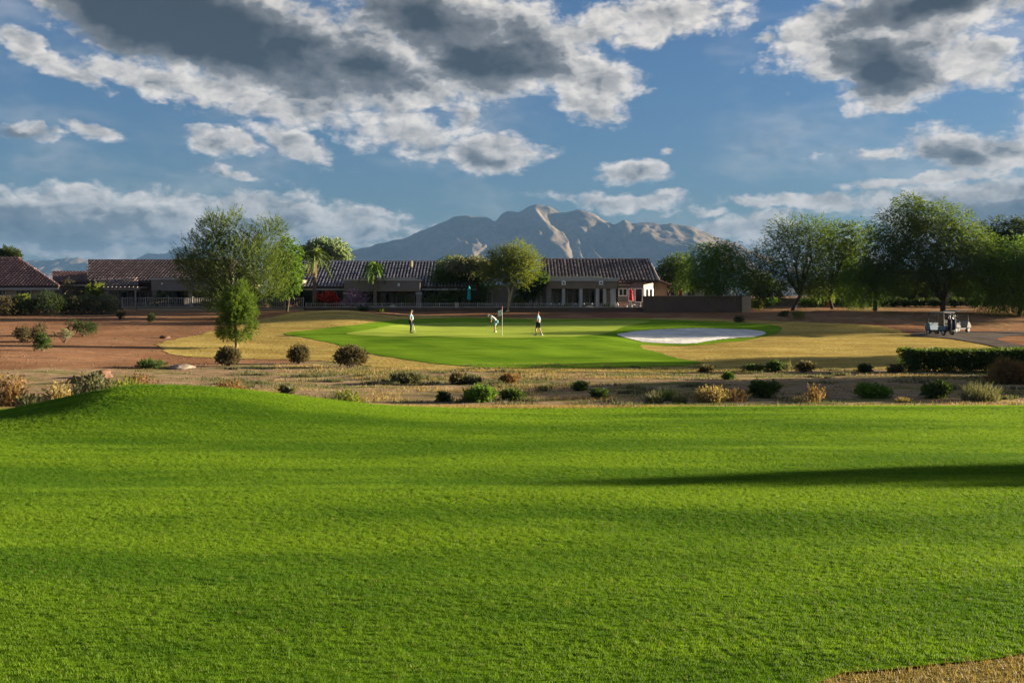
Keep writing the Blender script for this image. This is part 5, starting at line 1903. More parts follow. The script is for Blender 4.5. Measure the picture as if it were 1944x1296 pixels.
def house_brown():
    d = 107.0
    o = empty('tiled_house', (X(290, d), d + 5, hz(X(290, d), d)))
    zb = o.location.z - 0.3
    dr = d + 6
    sub(o, 'wall', M['stucco_brown'], (X(172, d), X(440, d), d + 2.0, d + 12, zb, Z(536, d)))
    eL, eR = lin(166, 534.5, d), lin(445, 541, d)
    eR = (eR[0], d, eL[2])
    rL, rR = (X(168, dr), dr, Z(495, dr)), (X(448, dr), dr, Z(495, dr))
    deck(o, eL, eR, rR, rL)
    tile_slope(o, eL, eR, rL, rR, M['tile_brown'], seed=4)
    deck(o, (eR[0], d + 12, eR[2]), (eL[0], d + 12, eL[2]), rL, rR)
    ridge_cap(o, rL, rR, M['tile_brown'])
    # gable end on the left
    mb = MB(o.location)
    mb.prism([(d + 0.4, Z(537, d)), (d + 11.6, Z(537, d)), (dr, Z(499, dr))], X(172.5, d), X(175, d), 'x')
    mb.build('gable', M['stucco_brown'], o)
    mb = MB(o.location)
    for (a, b) in (((d - .1, eL[2] - .02), (dr, rL[2] - .02)), ((d + 12.1, eL[2] - .02), (dr, rL[2] - .02))):
        mb.prism([(a[0], a[1]), (b[0], b[1]), (b[0], b[1] - .3), (a[0], a[1] - .3)], X(164.8, d), X(166, d), 'x')
    mb.build('barge_board', M['deck'], o)
    # lower porch roof left, pergola, main patio header
    e2L, e2R, r2L, r2R = lin(176, 547, d - 2), lin(262, 541, d - 2), lin(180, 532, d + .2), lin(262, 532, d + .2)
    e2R = (e2R[0], d - 2, e2L[2] + .25)
    deck(o, e2L, e2R, r2R, r2L, name='porch_roof')
    tile_slope(o, e2L, e2R, r2L, r2R, M['tile_brown'], seed=5)
    sub(o, 'patio_header', M['stucco_grey'], (X(290, d - 1.5), X(436, d - 1.5), d - 1.9, d + 2.4, Z(552, d - 1.9), Z(531, d - 1.9)))
    sub(o, 'parapet_cap', M['trim'], (X(288, d - 1.5), X(438, d - 1.5), d - 2.0, d + 2.4, Z(531, d - 1.9) + .003, Z(528, d - 1.9)))
    for px in (294, 362, 432):
        sub(o, 'column', M['stucco_grey'], (X(px - 4, d - 1.7), X(px + 4, d - 1.7), d - 1.8, d - 1.35, zb, Z(552, d - 1.9)))
    sub(o, 'wall_lamp', M['white'], (X(306.5, d - 1.9), X(309.5, d - 1.9), d - 2.0, d - 1.9, Z(540, d - 1.9), Z(537, d - 1.9)))
    window(o, 206, 226, 553, 578, d + 1.95)
    window(o, 228, 243, 553, 578, d + 1.95, mull=0)
    window(o, 250, 282, 553, 576, d + 1.95)
    window(o, 300, 352, 552, 580, d + 1.95, mull=2)
    window(o, 365, 426, 552, 580, d + 1.95, mull=2)
    # pergola
    p = empty('pergola', (X(232, d - 2.4), d - 2.4, o.location.z))
    mb = MB(p.location)
    mb.box(X(196, d - 3), X(266, d - 3), d - 3.2, d - 3.05, Z(551, d - 3), Z(547, d - 3))
    mb.build('beam', M['wood'], p)
    for i in range(9):
        xx = X(199 + i * 8, d - 3)
        sub(p, 'rafter', M['wood'], (xx, xx + 0.10, d - 3.6, d - 0.6, Z(546.8, d - 3), Z(544, d - 3)))
    for px in (204, 258):
        sub(p, 'post', M['wood'], (X(px - 1.5, d - 3), X(px + 1.5, d - 3), d - 3.18, d - 3.06, zb, Z(551.1, d - 3)))
    tag(p, 'weathered timber pergola under the brown tiled roof', 'pergola')
    tag(o, 'long house with brown tile roof and gable end behind the acacia', 'house')


def house_grey():
    d = 108.0
    o = empty('tiled_house', (X(720, d), d + 5, hz(X(720, d), d)))
    zb = o.location.z - 0.3
    dr = d + 6
    sub(o, 'wall', M['stucco_grey'], (X(560, d), X(900, d), d + 2.4, d + 12, zb, Z(546, d)))
    eL, eR = lin(556, 545, d), lin(905, 545, d)
    rL, rR = (X(556, dr), dr, Z(497, dr)), (X(905, dr), dr, Z(497, dr))
    deck(o, eL, eR, rR, rL)
    tile_slope(o, eL, eR, rL, rR, M['tile_grey'], seed=6)
    deck(o, (eR[0], d + 12, eR[2]), (eL[0], d + 12, eL[2]), rL, rR)
    ridge_cap(o, rL, rR, M['tile_grey'])
    sub(o, 'fascia', M['trim'], (X(797, d), X(905, d), d + 0.02, d + 0.10, Z(551, d), Z(547.5, d)), (X(556, d), X(653, d), d + 0.02, d + 0.10, Z(551, d), Z(547.5, d)))
    f = d - 2.2
    sub(o, 'porch_block', M['stucco_grey'], (X(653, f), X(797, f), f, d + 2.4, Z(550, f), Z(533, f)))
    sub(o, 'porch_moulding', M['trim'], (X(651, f), X(799, f), f - 0.1, d + 2.0, Z(533, f) + .003, Z(530, f)))
    sub(o, 'porch_beam', M['stucco_brown'], (X(652, f), X(798, f), f - 0.06, f + 0.3, Z(553, f), Z(550, f) - .003))
    sub(o, 'parapet_cap', M['stucco_lit'], (X(684, f + 1), X(787, f + 1), f + 1, d + 2.2, Z(529.8, f), Z(526.5, f)))
    for px in (657, 795):
        sub(o, 'column', M['stucco_grey'], (X(px - 5, f), X(px + 5, f), f + 0.02, f + 0.55, zb, Z(553, f) - .003), bevel=0.03)
        sub(o, 'capital', M['trim'], (X(px - 6.2, f), X(px + 6.2, f), f - 0.05, f + 0.62, Z(558, f), Z(555.5, f)))
    sub(o, 'wall_lamp', M['white'], (X(755, f), X(759, f), f - 0.12, f, Z(543, f), Z(538, f)))
    window(o, 704, 745, 556, 582, d + 2.35, mull=1)
    window(o, 752, 788, 556, 582, d + 2.35, mull=1)
    window(o, 812, 832, 556, 575, d + 2.35, mull=0)
    window(o, 612, 640, 553, 575, d + 2.35, mull=1)
    # vent pipe
    mb = MB(o.location)
    vx, vy = X(781, d + 4.4), d + 4.4
    mb.tube([(vx, vy, Z(512, vy)), (vx, vy, Z(495, vy))], 0.12, 8)
    mb.build('vent_pipe', M['stucco_tan'], o)
    # sloping roof beam of the left wing
    mb = MB(o.location)
    a, b = lin(541, 549, d - 1), lin(574, 531.5, d - 1)
    mb.add([a, b, (b[0], b[1], b[2] - .28), (a[0], a[1], a[2] - .28), (a[0], a[1] + 3, a[2]), (b[0], b[1] + 3, b[2]), (b[0], b[1] + 3, b[2] - .28), (a[0], a[1] + 3, a[2] - .28)],
           [(0, 1, 2, 3), (4, 7, 6, 5), (0, 4, 5, 1), (3, 2, 6, 7), (0, 3, 7, 4), (1, 5, 6, 2)])
    mb.build('wing_roof', M['stucco_tan'], o)
    tag(o, 'long house with blue-grey tile roof and deep flat-roofed porch', 'house')


def house_dark():
    d = 106.5
    o = empty('tiled_house', (X(1130, d), d + 5, hz(X(1130, d), d)))
    zb = o.location.z - 0.3
    dr = d + 6.2
    sub(o, 'wall', M['stucco_grey'], (X(1028, d), X(1221, d + 1), d + 1.6, d + 12, zb, Z(536, d)))
    eL, eR = lin(1028, 533, d), lin(1251, 533, d)
    rL, rR = (X(1028, dr), dr, Z(493, dr)), (X(1231, dr), dr, Z(493, dr))
    deck(o, eL, eR, rR, rL)
    tile_slope(o, eL, eR, rL, rR, M['tile_dark'], seed=7)
    deck(o, (eR[0], d + 12.4, eR[2]), (eL[0], d + 12.4, eL[2]), rL, rR)
    deck(o, eR, (eR[0], d + 12.4, eR[2]), rR, Vector(rR) + Vector((0, .02, 0)))
    tile_slope(o, eR, (eR[0], d + 12.4, eR[2]), rR, Vector(rR) + Vector((0, .02, 0)), M['tile_dark'], seed=8)
    ridge_cap(o, rL, rR, M['tile_dark'])
    ridge_cap(o, rR, eR, M['tile_dark'])
    f = d - 1.2
    sub(o, 'patio_header', M['stucco_brown'], (X(1038, f), X(1172, f), f, d + 1.6, Z(548, f), Z(533.5, f)))
    sub(o, 'patio_fascia', M['trim'], (X(1035, f), X(1174, f), f - 0.12, d + 1.4, Z(533.5, f) + .003, Z(527.5, f)))
    sub(o, 'parapet_cap', M['stucco_lit'], (X(1038, f + .8), X(1144, f + .8), f + 0.8, d + 1.4, Z(527.3, f), Z(524, f)))
    for i, px in enumerate((1042, 1070, 1103, 1134, 1148, 1164)):
        w = 5.0 if i in (0, 5) else 3.0
        sub(o, 'column', M['trim' if i else 'stucco_grey'], (X(px - w, f), X(px + w, f), f + 0.03, f + 0.4, zb, Z(548, f) - .003))
    sub(o, 'patio_lamp', M['white'], (X(1066, f), X(1074, f), f - 0.13, f, Z(541, f), Z(533, f)))
    sub(o, 'patio_lamp', M['white'], (X(1137, f), X(1145, f), f - 0.13, f, Z(541, f), Z(533, f)))
    for px in (1070, 1141):
        mb = MB(o.location)
        mb.ball((X(px, f), f - 0.16, Z(537, f)), 0.10)
        mb.build('lamp_globe', M['stucco_grey'], o, smooth=True)
    window(o, 1048, 1066, 550, 580, d + 1.55, mull=1)
    window(o, 1076, 1099, 550, 580, d + 1.55, mull=1)
    window(o, 1108, 1130, 550, 580, d + 1.55, mull=1)
    window(o, 1137, 1146, 550, 580, d + 1.55, mull=0)
    window(o, 1150, 1161, 550, 580, d + 1.55, mull=0, name='doorway')
    # bay on the right: small tile roof, white framed windows, angled sunlit wall
    g = d + 0.2
    e2L, e2R, r2L, r2R = lin(1174, 538, g - .7), lin(1198, 538, g - .7), lin(1174, 530, g + 1.2), lin(1208, 530, g + 1.2)
    deck(o, e2L, e2R, r2R, r2L, name='bay_roof', th=0.1)
    tile_slope(o, e2L, e2R, r2L, r2R, M['tile_brown'], seed=9)
    sub(o, 'bay_wall', M['stucco_grey'], (X(1173, g), X(1221, g), g, g + 1.4, zb, Z(534, g)))
    sub(o, 'bay_fascia', M['trim'], (X(1174, g - .7), X(1197, g - .7), g - .68, g - .6, Z(541, g), Z(538.6, g)), (X(1204, g), X(1222, g), g - .08, g - .002, Z(535, g), Z(533, g)))
    window(o, 1174, 1191, 547, 562, g, M['white'], 1)
    window(o, 1193, 1204, 547, 572, g, M['white'], 0)
    window(o, 1205, 1220, 547, 574, g, M['white'], 0)
    # angled wall turned to the sun
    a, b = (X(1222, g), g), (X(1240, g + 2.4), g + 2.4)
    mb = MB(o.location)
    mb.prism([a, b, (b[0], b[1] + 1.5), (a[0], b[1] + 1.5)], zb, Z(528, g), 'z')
    mb.build('angled_wall', M['stucco_lit'], o)  # sunlight also put into the colour: paler than the grey walls
    n = Vector((b[1] - a[1], -(b[0] - a[0]), 0)).normalized()
    t = Vector((b[0] - a[0], b[1] - a[1], 0))

    def onwall(u, py, off):
        p = Vector((a[0], a[1], 0)) + t * u + n * off
        return Vector((p.x, p.y, Z(py, g + 1)))
    mb = MB(o.location)
    for (u0, u1, p0, p1) in ((0.05, 0.95, 547, 549), (0.05, 0.15, 549, 563), (0.85, 0.95, 549, 563), (0.47, 0.53, 549, 563)):
        q = [onwall(u0, p1, .003), onwall(u1, p1, .003), onwall(u1, p0, .003), onwall(u0, p0, .003)]
        k = [v + n * 0.07 for v in q]
        mb.add(q + k, [(3, 2, 1, 0), (4, 5, 6, 7), (0, 1, 5, 4), (1, 2, 6, 5), (2, 3, 7, 6), (3, 0, 4, 7)])
    w = mb.build('window', M['white'], o)
    mb = MB(o.location)
    mb.add([onwall(.15, 563, .02), onwall(.85, 563, .02), onwall(.85, 549, .02), onwall(.15, 549, .02)], [(0, 1, 2, 3)])
    mb.build('pane', M['glass'], w)
    # set-back wing towards the next house
    sub(o, 'side_wing', M['stucco_grey'], (X(896, d + 3), X(1029, d + 3), d + 3, d + 8, zb, Z(541, d + 3)))
    for px in (1009, 1019, 1027):
        sub(o, 'post', M['trim'], (X(px - 1.2, d + 1), X(px + 1.2, d + 1), d + 1, d + 1.15, zb, Z(545, d + 1)))
    window(o, 915, 935, 552, 578, d + 2.95)
    window(o, 990, 1006, 552, 578, d + 2.95)
    # lower wing with raking eave
    h = d + 3.5
    mb = MB(o.location)
    mb.prism([(X(1238, h), zb), (X(1266, h), zb), (X(1266, h), Z(541, h)), (X(1238, h), Z(530, h))], h, h + 6, 'y')
    mb.build('wing_wall', M['stucco_brown'], o)
    a, b = Vector(lin(1236, 527, h - .5)), Vector(lin(1274, 542, h - .5))
    back = Vector((0, 7, 0))
    deck(o, a, b, b + back, a + back, name='wing_roof', th=0.14)
    tile_slope(o, b, b + back, a, a + back, M['tile_red'], seed=10)
    sub(o, 'flue', M['stucco_tan'], (X(1032, d + 5), X(1035.5, d + 5), d + 4.8, d + 5.2, Z(505, d + 5), Z(487, d + 5)))
    tag(o, 'house with dark brown tile roof, columned patio and sunlit angled end', 'house')


def house_far():
    d = 122.0
    o = empty('far_house', (X(1745, d), d + 4, hz(X(1745, d), d)))
    zb = o.location.z - 0.3
    sub(o, 'wall', M['stucco_tan'], (X(1640, d), X(1990, d), d + .5, d + 10, zb, Z(540, d)))
    eL, eR, rL, rR = lin(1634, 540, d), lin(1996, 540, d), (X(1650, d + 5), d + 5, Z(512, d + 5)), (X(1980, d + 5), d + 5, Z(512, d + 5))
    deck(o, eL, eR, rR, rL)
    tile_slope(o, eL, eR, rL, rR, M['tile_brown'], seed=12)
    deck(o, (eR[0], d + 10.5, eR[2]), (eL[0], d + 10.5, eL[2]), rL, rR)
    for px in (1700, 1764, 1880):
        window(o, px - 9, px + 9, 549, 560, d + .45)
    tag(o, 'tan house glimpsed under the mesquite canopies', 'house')
    d = 121.0
    o = empty('far_house', (X(1305, d), d + 4, hz(X(1305, d), d)))
    zb = o.location.z - 0.3
    sub(o, 'wall', M['white'], (X(1258, d), X(1372, d), d + .5, d + 9, zb, Z(545, d)))
    a, b, r1, r2 = lin(1254, 545, d), lin(1376, 545, d), (X(1262, d + 4.5), d + 4.5, Z(527, d + 4.5)), (X(1368, d + 4.5), d + 4.5, Z(527, d + 4.5))
    deck(o, a, b, r2, r1)
    tile_slope(o, a, b, r1, r2, M['tile_grey'], seed=14)
    deck(o, (b[0], d + 9.5, b[2]), (a[0], d + 9.5, a[2]), r1, r2)
    for px in (1280, 1312, 1345):
        window(o, px - 8, px + 8, 550, 562, d + .45)
    tag(o, 'pale house showing above the stucco wall behind the bright mesquite', 'house')
    d = 119.5
    o = empty('far_wall', (X(1700, d), d, hz(X(1700, d), d)))
    zb = o.location.z - 0.3
    sub(o, 'panel', M['stucco_brown'], (X(1425, d), X(1700, d), d, d + .2, zb, Z(566, d)))
    sub(o, 'panel', M['stucco_brown'], (X(1703, d), X(2010, d), d, d + .2, zb, Z(566, d)))
    for px in (1424, 1701.5):
        sub(o, 'pier', M['stucco_tan'], (X(px - 1.6, d), X(px + 1.6, d), d - .1, d + .3, zb, Z(563, d)))
    tag(o, 'long low brown garden wall behind the mesquite trunks', 'wall', kind='thing')


house_hip()
house_link()
house_brown()
house_grey()
house_dark()
house_far()


# ------------------------------------------------------------------ walls and iron fences
def low_wall(label, px0, px1, d, py_top, mat, th=0.2):
    o = empty('garden_wall', (X((px0 + px1) / 2, d), d, hz(X((px0 + px1) / 2, d), d)))
    x0, x1 = X(px0, d), X(px1, d)
    zt = Z(py_top, d)
    zb = min(hz(x0, d), hz(x1, d), o.location.z) - 0.4
    sub(o, 'body', mat, (x0, x1, d, d + th, zb, zt))
    sub(o, 'cap', M['wall_wall'] if mat != M['wall_wall'] else M['stucco_brown'], (x0 - .02, x1 + .02, d - 0.03, d + th + .03, zt + .002, zt + 0.06))
    tag(o, label, 'wall', kind='thing')
    return o


def iron_fence(label, px0, px1, d, py_top, py_bot, step_px, post_every):
    x0, x1 = X(px0, d), X(px1, d)
    z0, z1 = Z(py_bot, d), Z(py_top, d)
    o = empty('iron_fence', ((x0 + x1) / 2, d, z0))
    sub(o, 'rail', M['iron'], (x0, x1, d - .016, d + .016, z1 - .04, z1))
    sub(o, 'rail', M['iron'], (x0, x1, d - .016, d + .016, z0 + .06, z0 + .10))
    n = int((px1 - px0) / step_px)
    mb = MB()
    mb.box(-.015, .015, -.015, .015, 0, z1 - z0 - .045)
    pm = mb.mesh('picket')
    pm.materials.append(M['iron'])
    mb = MB()
    mb.box(-.035, .035, -.035, .035, -.05, z1 - z0 + .05)
    qm = mb.mesh('post')
    qm.materials.append(M['iron'])
    for i in range(n + 1):
        xx = x0 + (x1 - x0) * i / n
        post = i % post_every == 0 or i == n
        c = bpy.data.objects.new('post' if post else 'picket', qm if post else pm)
        COL.objects.link(c)
        c.parent = o
        c.location = (xx - o.location.x, 0.0, 0.0)
    tag(o, label, 'fence')
    return o


DW = 104.0
low_wall('low tan retaining wall under the left iron fence', 234, 576, DW, 584.5, M['stucco_tan'])
iron_fence('tall iron picket fence on the tan retaining wall', 232, 576, DW + .1, 565, 584, 3.4, 13)
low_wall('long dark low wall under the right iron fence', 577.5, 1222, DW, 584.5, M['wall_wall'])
iron_fence('low iron picket fence in front of the grey and dark roofed houses', 581, 1218, DW + .1, 575.5, 584, 3.6, 10)
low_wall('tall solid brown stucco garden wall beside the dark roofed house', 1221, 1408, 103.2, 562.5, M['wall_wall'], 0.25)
o = low_wall('short sunlit return of the stucco wall behind the bright mesquite', 1409, 1426, 103.0, 561.5, M['stucco_tan'], 3.0)  # paler stucco than the main wall, sunlight put into its colour
# pier of the fence
d = DW - .05
o = empty('fence_pier', (X(866.5, d), d, Z(584.5, d)))
sub(o, 'shaft', M['stucco_lit'], (X(863.5, d), X(869.5, d), d - .05, d + .3, Z(584.5, d), Z(575.5, d)))
sub(o, 'cap', M['trim'], (X(863, d), X(870, d), d - .08, d + .33, Z(575.5, d) + .002, Z(574.2, d)))
tag(o, 'pale square pier in the low iron fence right of the porch', 'pier')


# ------------------------------------------------------------------ patio things
def closed_umbrella(label, px, py_top, py_can, py_bot, mat, d, w=5.5):
    x = X(px, d)
    o = empty('patio_umbrella', (x, d, hz(x, d)))
    zb = o.location.z
    top = Z(py_top, d) - zb
    bot = Z(py_can, d) - zb
    s = d / F
    h = top - bot
    mb = MB()
    mb.tube([(0, 0, 0.0), (0, 0, top + .08)], 0.025, 8)
    mb.build('pole', M['wood'], o)
    mb = MB()
    sides = 16
    prof = [(w * s * .55, 0.0), (w * s * .62, .12), (w * s * .5, .45), (w * s * .40, .68), (w * s * .62, .74), (w * s * .42, .84), (.03, 1.0)]
    vs = []
    fs = []
    for (r, t) in prof:
        for k in range(sides):
            a = 2 * math.pi * k / sides
            rr = r * (1 + (0.16 if k % 2 else -0.16) * (1 - t))
            vs.append((rr * math.cos(a), rr * math.sin(a), bot + t * h))
    for i in range(len(prof) - 1):
        for k in range(sides):
            q = i * sides + k
            q2 = i * sides + (k + 1) % sides
            fs.append((q, q2, q2 + sides, q + sides))
    fs.append(tuple(range(sides - 1, -1, -1)))
    fs.append(tuple(range((len(prof) - 1) * sides, len(prof) * sides)))
    mb.add(vs, fs)
    mb.build('canopy', mat, o, smooth=True)
    mb = MB()
    mb.lathe([(.28, 0), (.28, .05), (.08, .10), (.05, .25)], sides=12)
    mb.build('base', M['black'], o)
    tag(o, label, 'umbrella')


closed_umbrella('furled turquoise umbrella in front of the willow-leaved tree', 890.5, 543, 569, 588, M['teal_cloth'], 104.9, 6.0)
closed_umbrella('furled red umbrella on the patio of the dark roofed house', 1198, 548, 570, 588, M['red_cloth'], 105.6, 6.0)
closed_umbrella('furled red umbrella showing above the stucco wall', 1292, 549, 564, 588, M['red_cloth'], 105.6, 6.0)


def patio_set():
    d = 105.3
    x = X(1195, d)
    z = hz(x, d)
    t = empty('patio_table', (x, d, z))
    mb = MB()
    mb.lathe([(.6, .70), (.62, .72), (.60, .745)], sides=18)
    mb.build('table_top', M['white'], t)
    for a in range(4):
        mb = MB()
        c, s_ = math.cos(a * 1.571 + .6), math.sin(a * 1.571 + .6)
        mb.tube([(c * .42, s_ * .42, 0), (c * .36, s_ * .36, .70)], .022, 6)
        mb.build('leg', M['white'], t)
    tag(t, 'white round patio table behind the low fence', 'table')

    def chair(dx, dy, rz, lbl):
        c = empty('patio_chair', (x + dx, d + dy, z), rz)
        mb = MB()
        mb.box(-.24, .24, -.22, .24, .42, .46)
        mb.build('seat', M['white'], c, bevel=.01)
        b = empty_part = MB()
        b.tube([(-.22, .22, .46), (-.23, .30, .95), (.23, .30, .95), (.22, .22, .46)], .018, 6)
        bo = b.build('backrest', M['white'], c)
        for i in range(4):
            q = MB()
            q.tube([(-.15 + .1 * i, .23, .46), (-.15 + .1 * i, .295, .94)], .010, 5)
            q.build('slat', M['white'], bo)
        for sx in (-1, 1):
            for sy in (-1, 1):
                q = MB()
                q.tube([(sx * .22, sy * .21, 0), (sx * .21, sy * .20, .42)], .016, 6)
                q.build('leg', M['white'], c)
            q = MB()
            q.tube([(sx * .24, -.2, .42), (sx * .27, -.2, .66), (sx * .27, .26, .68)], .015, 6)
            q.build('armrest', M['white'], c)
        tag(c, lbl, 'chair', 'white patio chairs')
    chair(-.95, -.1, 1.4, 'white patio chair left of the round table')
    chair(.95, .1, -1.5, 'white patio chair right of the round table')
    chair(.1, .9, 0.1, 'white patio chair behind the round table')
    # terracotta wall panel / barbecue nook and leaning white board
    o = empty('planter_box', (X(1184, 106.3), 106.3, z))
    sub(o, 'body', M['pot'], (X(1175, 106.3), X(1191, 106.3), 106.1, 106.5, z, z + .92))
    sub(o, 'cap', M['stucco_tan'], (X(1174, 106.3), X(1192, 106.3), 106.05, 106.55, z + .922, z + 1.0))
    tag(o, 'orange brick planter under the left bay window', 'planter')
    o = empty('leaning_board', (X(1174, 104.8), 104.8, hz(X(1174, 104.8), 104.8)))
    mb = MB()
    mb.box(-.09, .09, -.02, .02, 0, 1.05)
    b = mb.build('panel', M['white'], o, bevel=.01)
    o.rotation_euler = (0, -0.35, 0)
    mb = MB()
    mb.box(-.11, .11, -.026, .026, -.02, .05)
    mb.build('foot', M['trim'], o)
    tag(o, 'narrow white board leaning on the fence left of the patio chairs', 'board')
    # low rocks and ball ornament behind the fence
    for px, w, lb in ((1118, 24, 'pale rock behind the fence before the patio windows'), (746, 14, 'pale rounded rock on the porch edge of the grey house')):
        rk = boulder('boulder', lb, px, 590, w, 7, px % 7, M['stucco_lit'])
        rk.location = (X(px, 104.7), 104.7, hz(X(px, 104.7), 104.7) + .25)
    o = empty('flower_pot', (X(1138, 104.7), 104.7, hz(X(1138, 104.7), 104.7)))
    mb = MB()
    mb.lathe([(.12, 0), (.2, .28), (.22, .42), (.19, .42), (.17, .36)], sides=14)
    mb.build('pot', M['pot'], o)
    mb = MB()
    mb.ball((0, 0, .50), (.2, .2, .16))
    mb.build('flowers', M['lf_pink'], o, smooth=True)
    tag(o, 'small pot of pink flowers behind the low fence', 'flower pot')
    # round solar lights along the fence top
    for i, px in enumerate((1046, 1061.5, 1093, 1108.5, 1124)):
        dd = DW + .05
        o = empty('fence_light', (X(px, dd), dd, Z(577.5, dd)))
        mb = MB()
        mb.ball((0, -.02, 0.03), .07, 8, 6)
        mb.build('globe', M['white'], o, smooth=True)
        mb = MB()
        mb.tube([(0, 0, -.06), (0, 0, 0)], .03, 6)
        mb.build('socket', M['black'], o)
        tag(o, 'round white light on the fence, ' + ('first', 'second', 'third', 'fourth', 'fifth')[i] + ' from the left pillar of the patio', 'light', 'round lights on the low fence')
    # terracotta ball on a stem by the ocotillo, and pale statue near the umbrella
    o = empty('garden_ornament', (X(540, 104.9), 104.9, hz(X(540, 104.9), 104.9)))
    mb = MB()
    mb.tube([(0, 0, 0), (0, 0, 1.35)], .03, 6)
    mb.build('stake', M['wood'], o)
    mb = MB()
    mb.ball((0, 0, 1.5), .19, 12, 8)
    mb.build('globe', M['pot'], o, smooth=True)
    tag(o, 'terracotta ball ornament on a stake beside the ocotillo', 'ornament')
    # planter with shrub in the far bed
    x2, d2 = X(1573, 110.5), 110.5
    o = empty('flower_pot', (x2, d2, hz(x2, d2)))
    mb = MB()
    mb.lathe([(.16, 0), (.26, .32), (.28, .5), (.24, .5), (.22, .44)], sides=14)
    mb.build('pot', M['pot'], o)
    rng = np.random.default_rng(3)
    P, V, k = lobe_points([(0, 0, .95, .55, .55, .5)], 260, rng)
    v, f, t = leaf_sprays(P, unit(V + UP * .4), rng, 4, .2, .14, .06)
    link_mesh('foliage', mesh_np('foliage', v, f, M['lf_yellow'], tint=t), None, o)
    tag(o, 'terracotta pot with a round yellow-green shrub under the dense dark mesquite', 'flower pot')


patio_set()


# ------------------------------------------------------------------ flag, golfers, carts
def flagstick():
    x, d, z = ground_px(953.5, 640)
    z += .055
    o = empty('flagstick', (x, d, z))
    mb = MB()
    mb.tube([(0, 0, -.1), (0, 0, 2.15)], .012, 8)
    mb.build('pole', M['white'], o)
    mb = MB()
    mb.tube([(0, 0, 1.95), (0, 0, 2.2)], .018, 8)
    mb.build('pole_top', M['flag_pink'], o)
    nx, nz = 9, 7

    def fp(i, j, off):
        u, v = i / (nx - 1), j / (nz - 1)
        return (-.02 - .30 * u + .02 * v, off + .05 * math.sin(u * 7 + v * 2) * u, 1.94 - .42 * v - .10 * u * (1 - .3 * v))
    mb = MB()
    vs = [fp(i, j, 0) for j in range(nz) for i in range(nx)] + [fp(i, j, .006) for j in range(nz) for i in range(nx)]
    fs = []
    N = nx * nz
    for j in range(nz - 1):
        for i in range(nx - 1):
            a = j * nx + i
            fs += [(a, a + 1, a + nx + 1, a + nx), (N + a, N + a + nx, N + a + nx + 1, N + a + 1)]
    mb.add(vs, fs)
    fl = mb.build('flag', M['white'], o, smooth=True)
    mb = MB()
    q = [fp(3, 2, -.012), fp(6, 2, -.012), fp(6, 5, -.012), fp(3, 5, -.012)]
    mb.add(q, [(0, 1, 2, 3)])
    mb.build('emblem', M['navy'], fl)
    mb = MB()
    mb.lathe([(.054, .0), (.056, .004)], sides=14)
    mb.build('cup', M['black'], o)
    tag(o, 'white flagstick with small white flag standing on the green', 'flag')


def skin_mesh(name, nodes, edges, mat, parent, sub_lv=2):
    """continuous limb surface grown from a skeleton: nodes {key: (x,y,z,r) or (x,y,z,rx,ry)}"""
    keys = list(nodes)
    me = bpy.data.meshes.new(name)
    me.from_pydata([nodes[k][:3] for k in keys], [(keys.index(a), keys.index(b)) for a, b in edges], [])
    o = bpy.data.objects.new(name, me)
    COL.objects.link(o)
    md = o.modifiers.new('skin', 'SKIN')
    md.use_smooth_shade = True
    md.branch_smoothing = 0.4
    if not me.skin_vertices:
        bm = bmesh.new()
        bm.from_mesh(me)
        bm.verts.layers.skin.verify()
        bm.to_mesh(me)
        bm.free()
    sv = me.skin_vertices[0].data
    for i, k in enumerate(keys):
        n = nodes[k]
        sv[i].radius = (n[3], n[4] if len(n) > 4 else n[3])
        sv[i].use_root = (i == 0)
    sd = o.modifiers.new('sub', 'SUBSURF')
    sd.levels = sub_lv
    sd.render_levels = sub_lv
    dg = bpy.context.evaluated_depsgraph_get()
    nm = bpy.data.meshes.new_from_object(o.evaluated_get(dg))
    bpy.data.objects.remove(o)
    for p in nm.polygons:
        p.use_smooth = True
    nm.materials.clear()
    nm.materials.append(mat)
    nm.name = name
    return link_mesh(name, nm, None, parent)


def hand(parent, wrist, direction, curl, mat, side):
    """palm with four fingers and a thumb, one mesh (local coords)"""
    w = Vector(wrist)
    dv = Vector(direction).normalized()
    sd = dv.cross(Vector((0, 0, 1)) if abs(dv.z) < .9 else Vector((0, 1, 0))).normalized() * side
    nv = dv.cross(sd)
    mb = MB()
    mb.tube([w, w + dv * .05, w + dv * .09], [.026, .036, .030], 8)
    for i, L in enumerate((.070, .080, .074, .058)):
        s = w + dv * .085 + sd * (-.027 + .018 * i)
        k = s + dv * L * .5 + nv * curl * .3 * L
        mb.tube([s, k, k + dv * L * .25 + nv * curl * .55 * L], [.0095, .009, .007], 6)
    s = w + dv * .03 - sd * .03
    mb.tube([s, s + dv * .03 - sd * .022, s + dv * .06 - sd * .018 + nv * curl * .02], [.012, .011, .008], 6)
    return mb


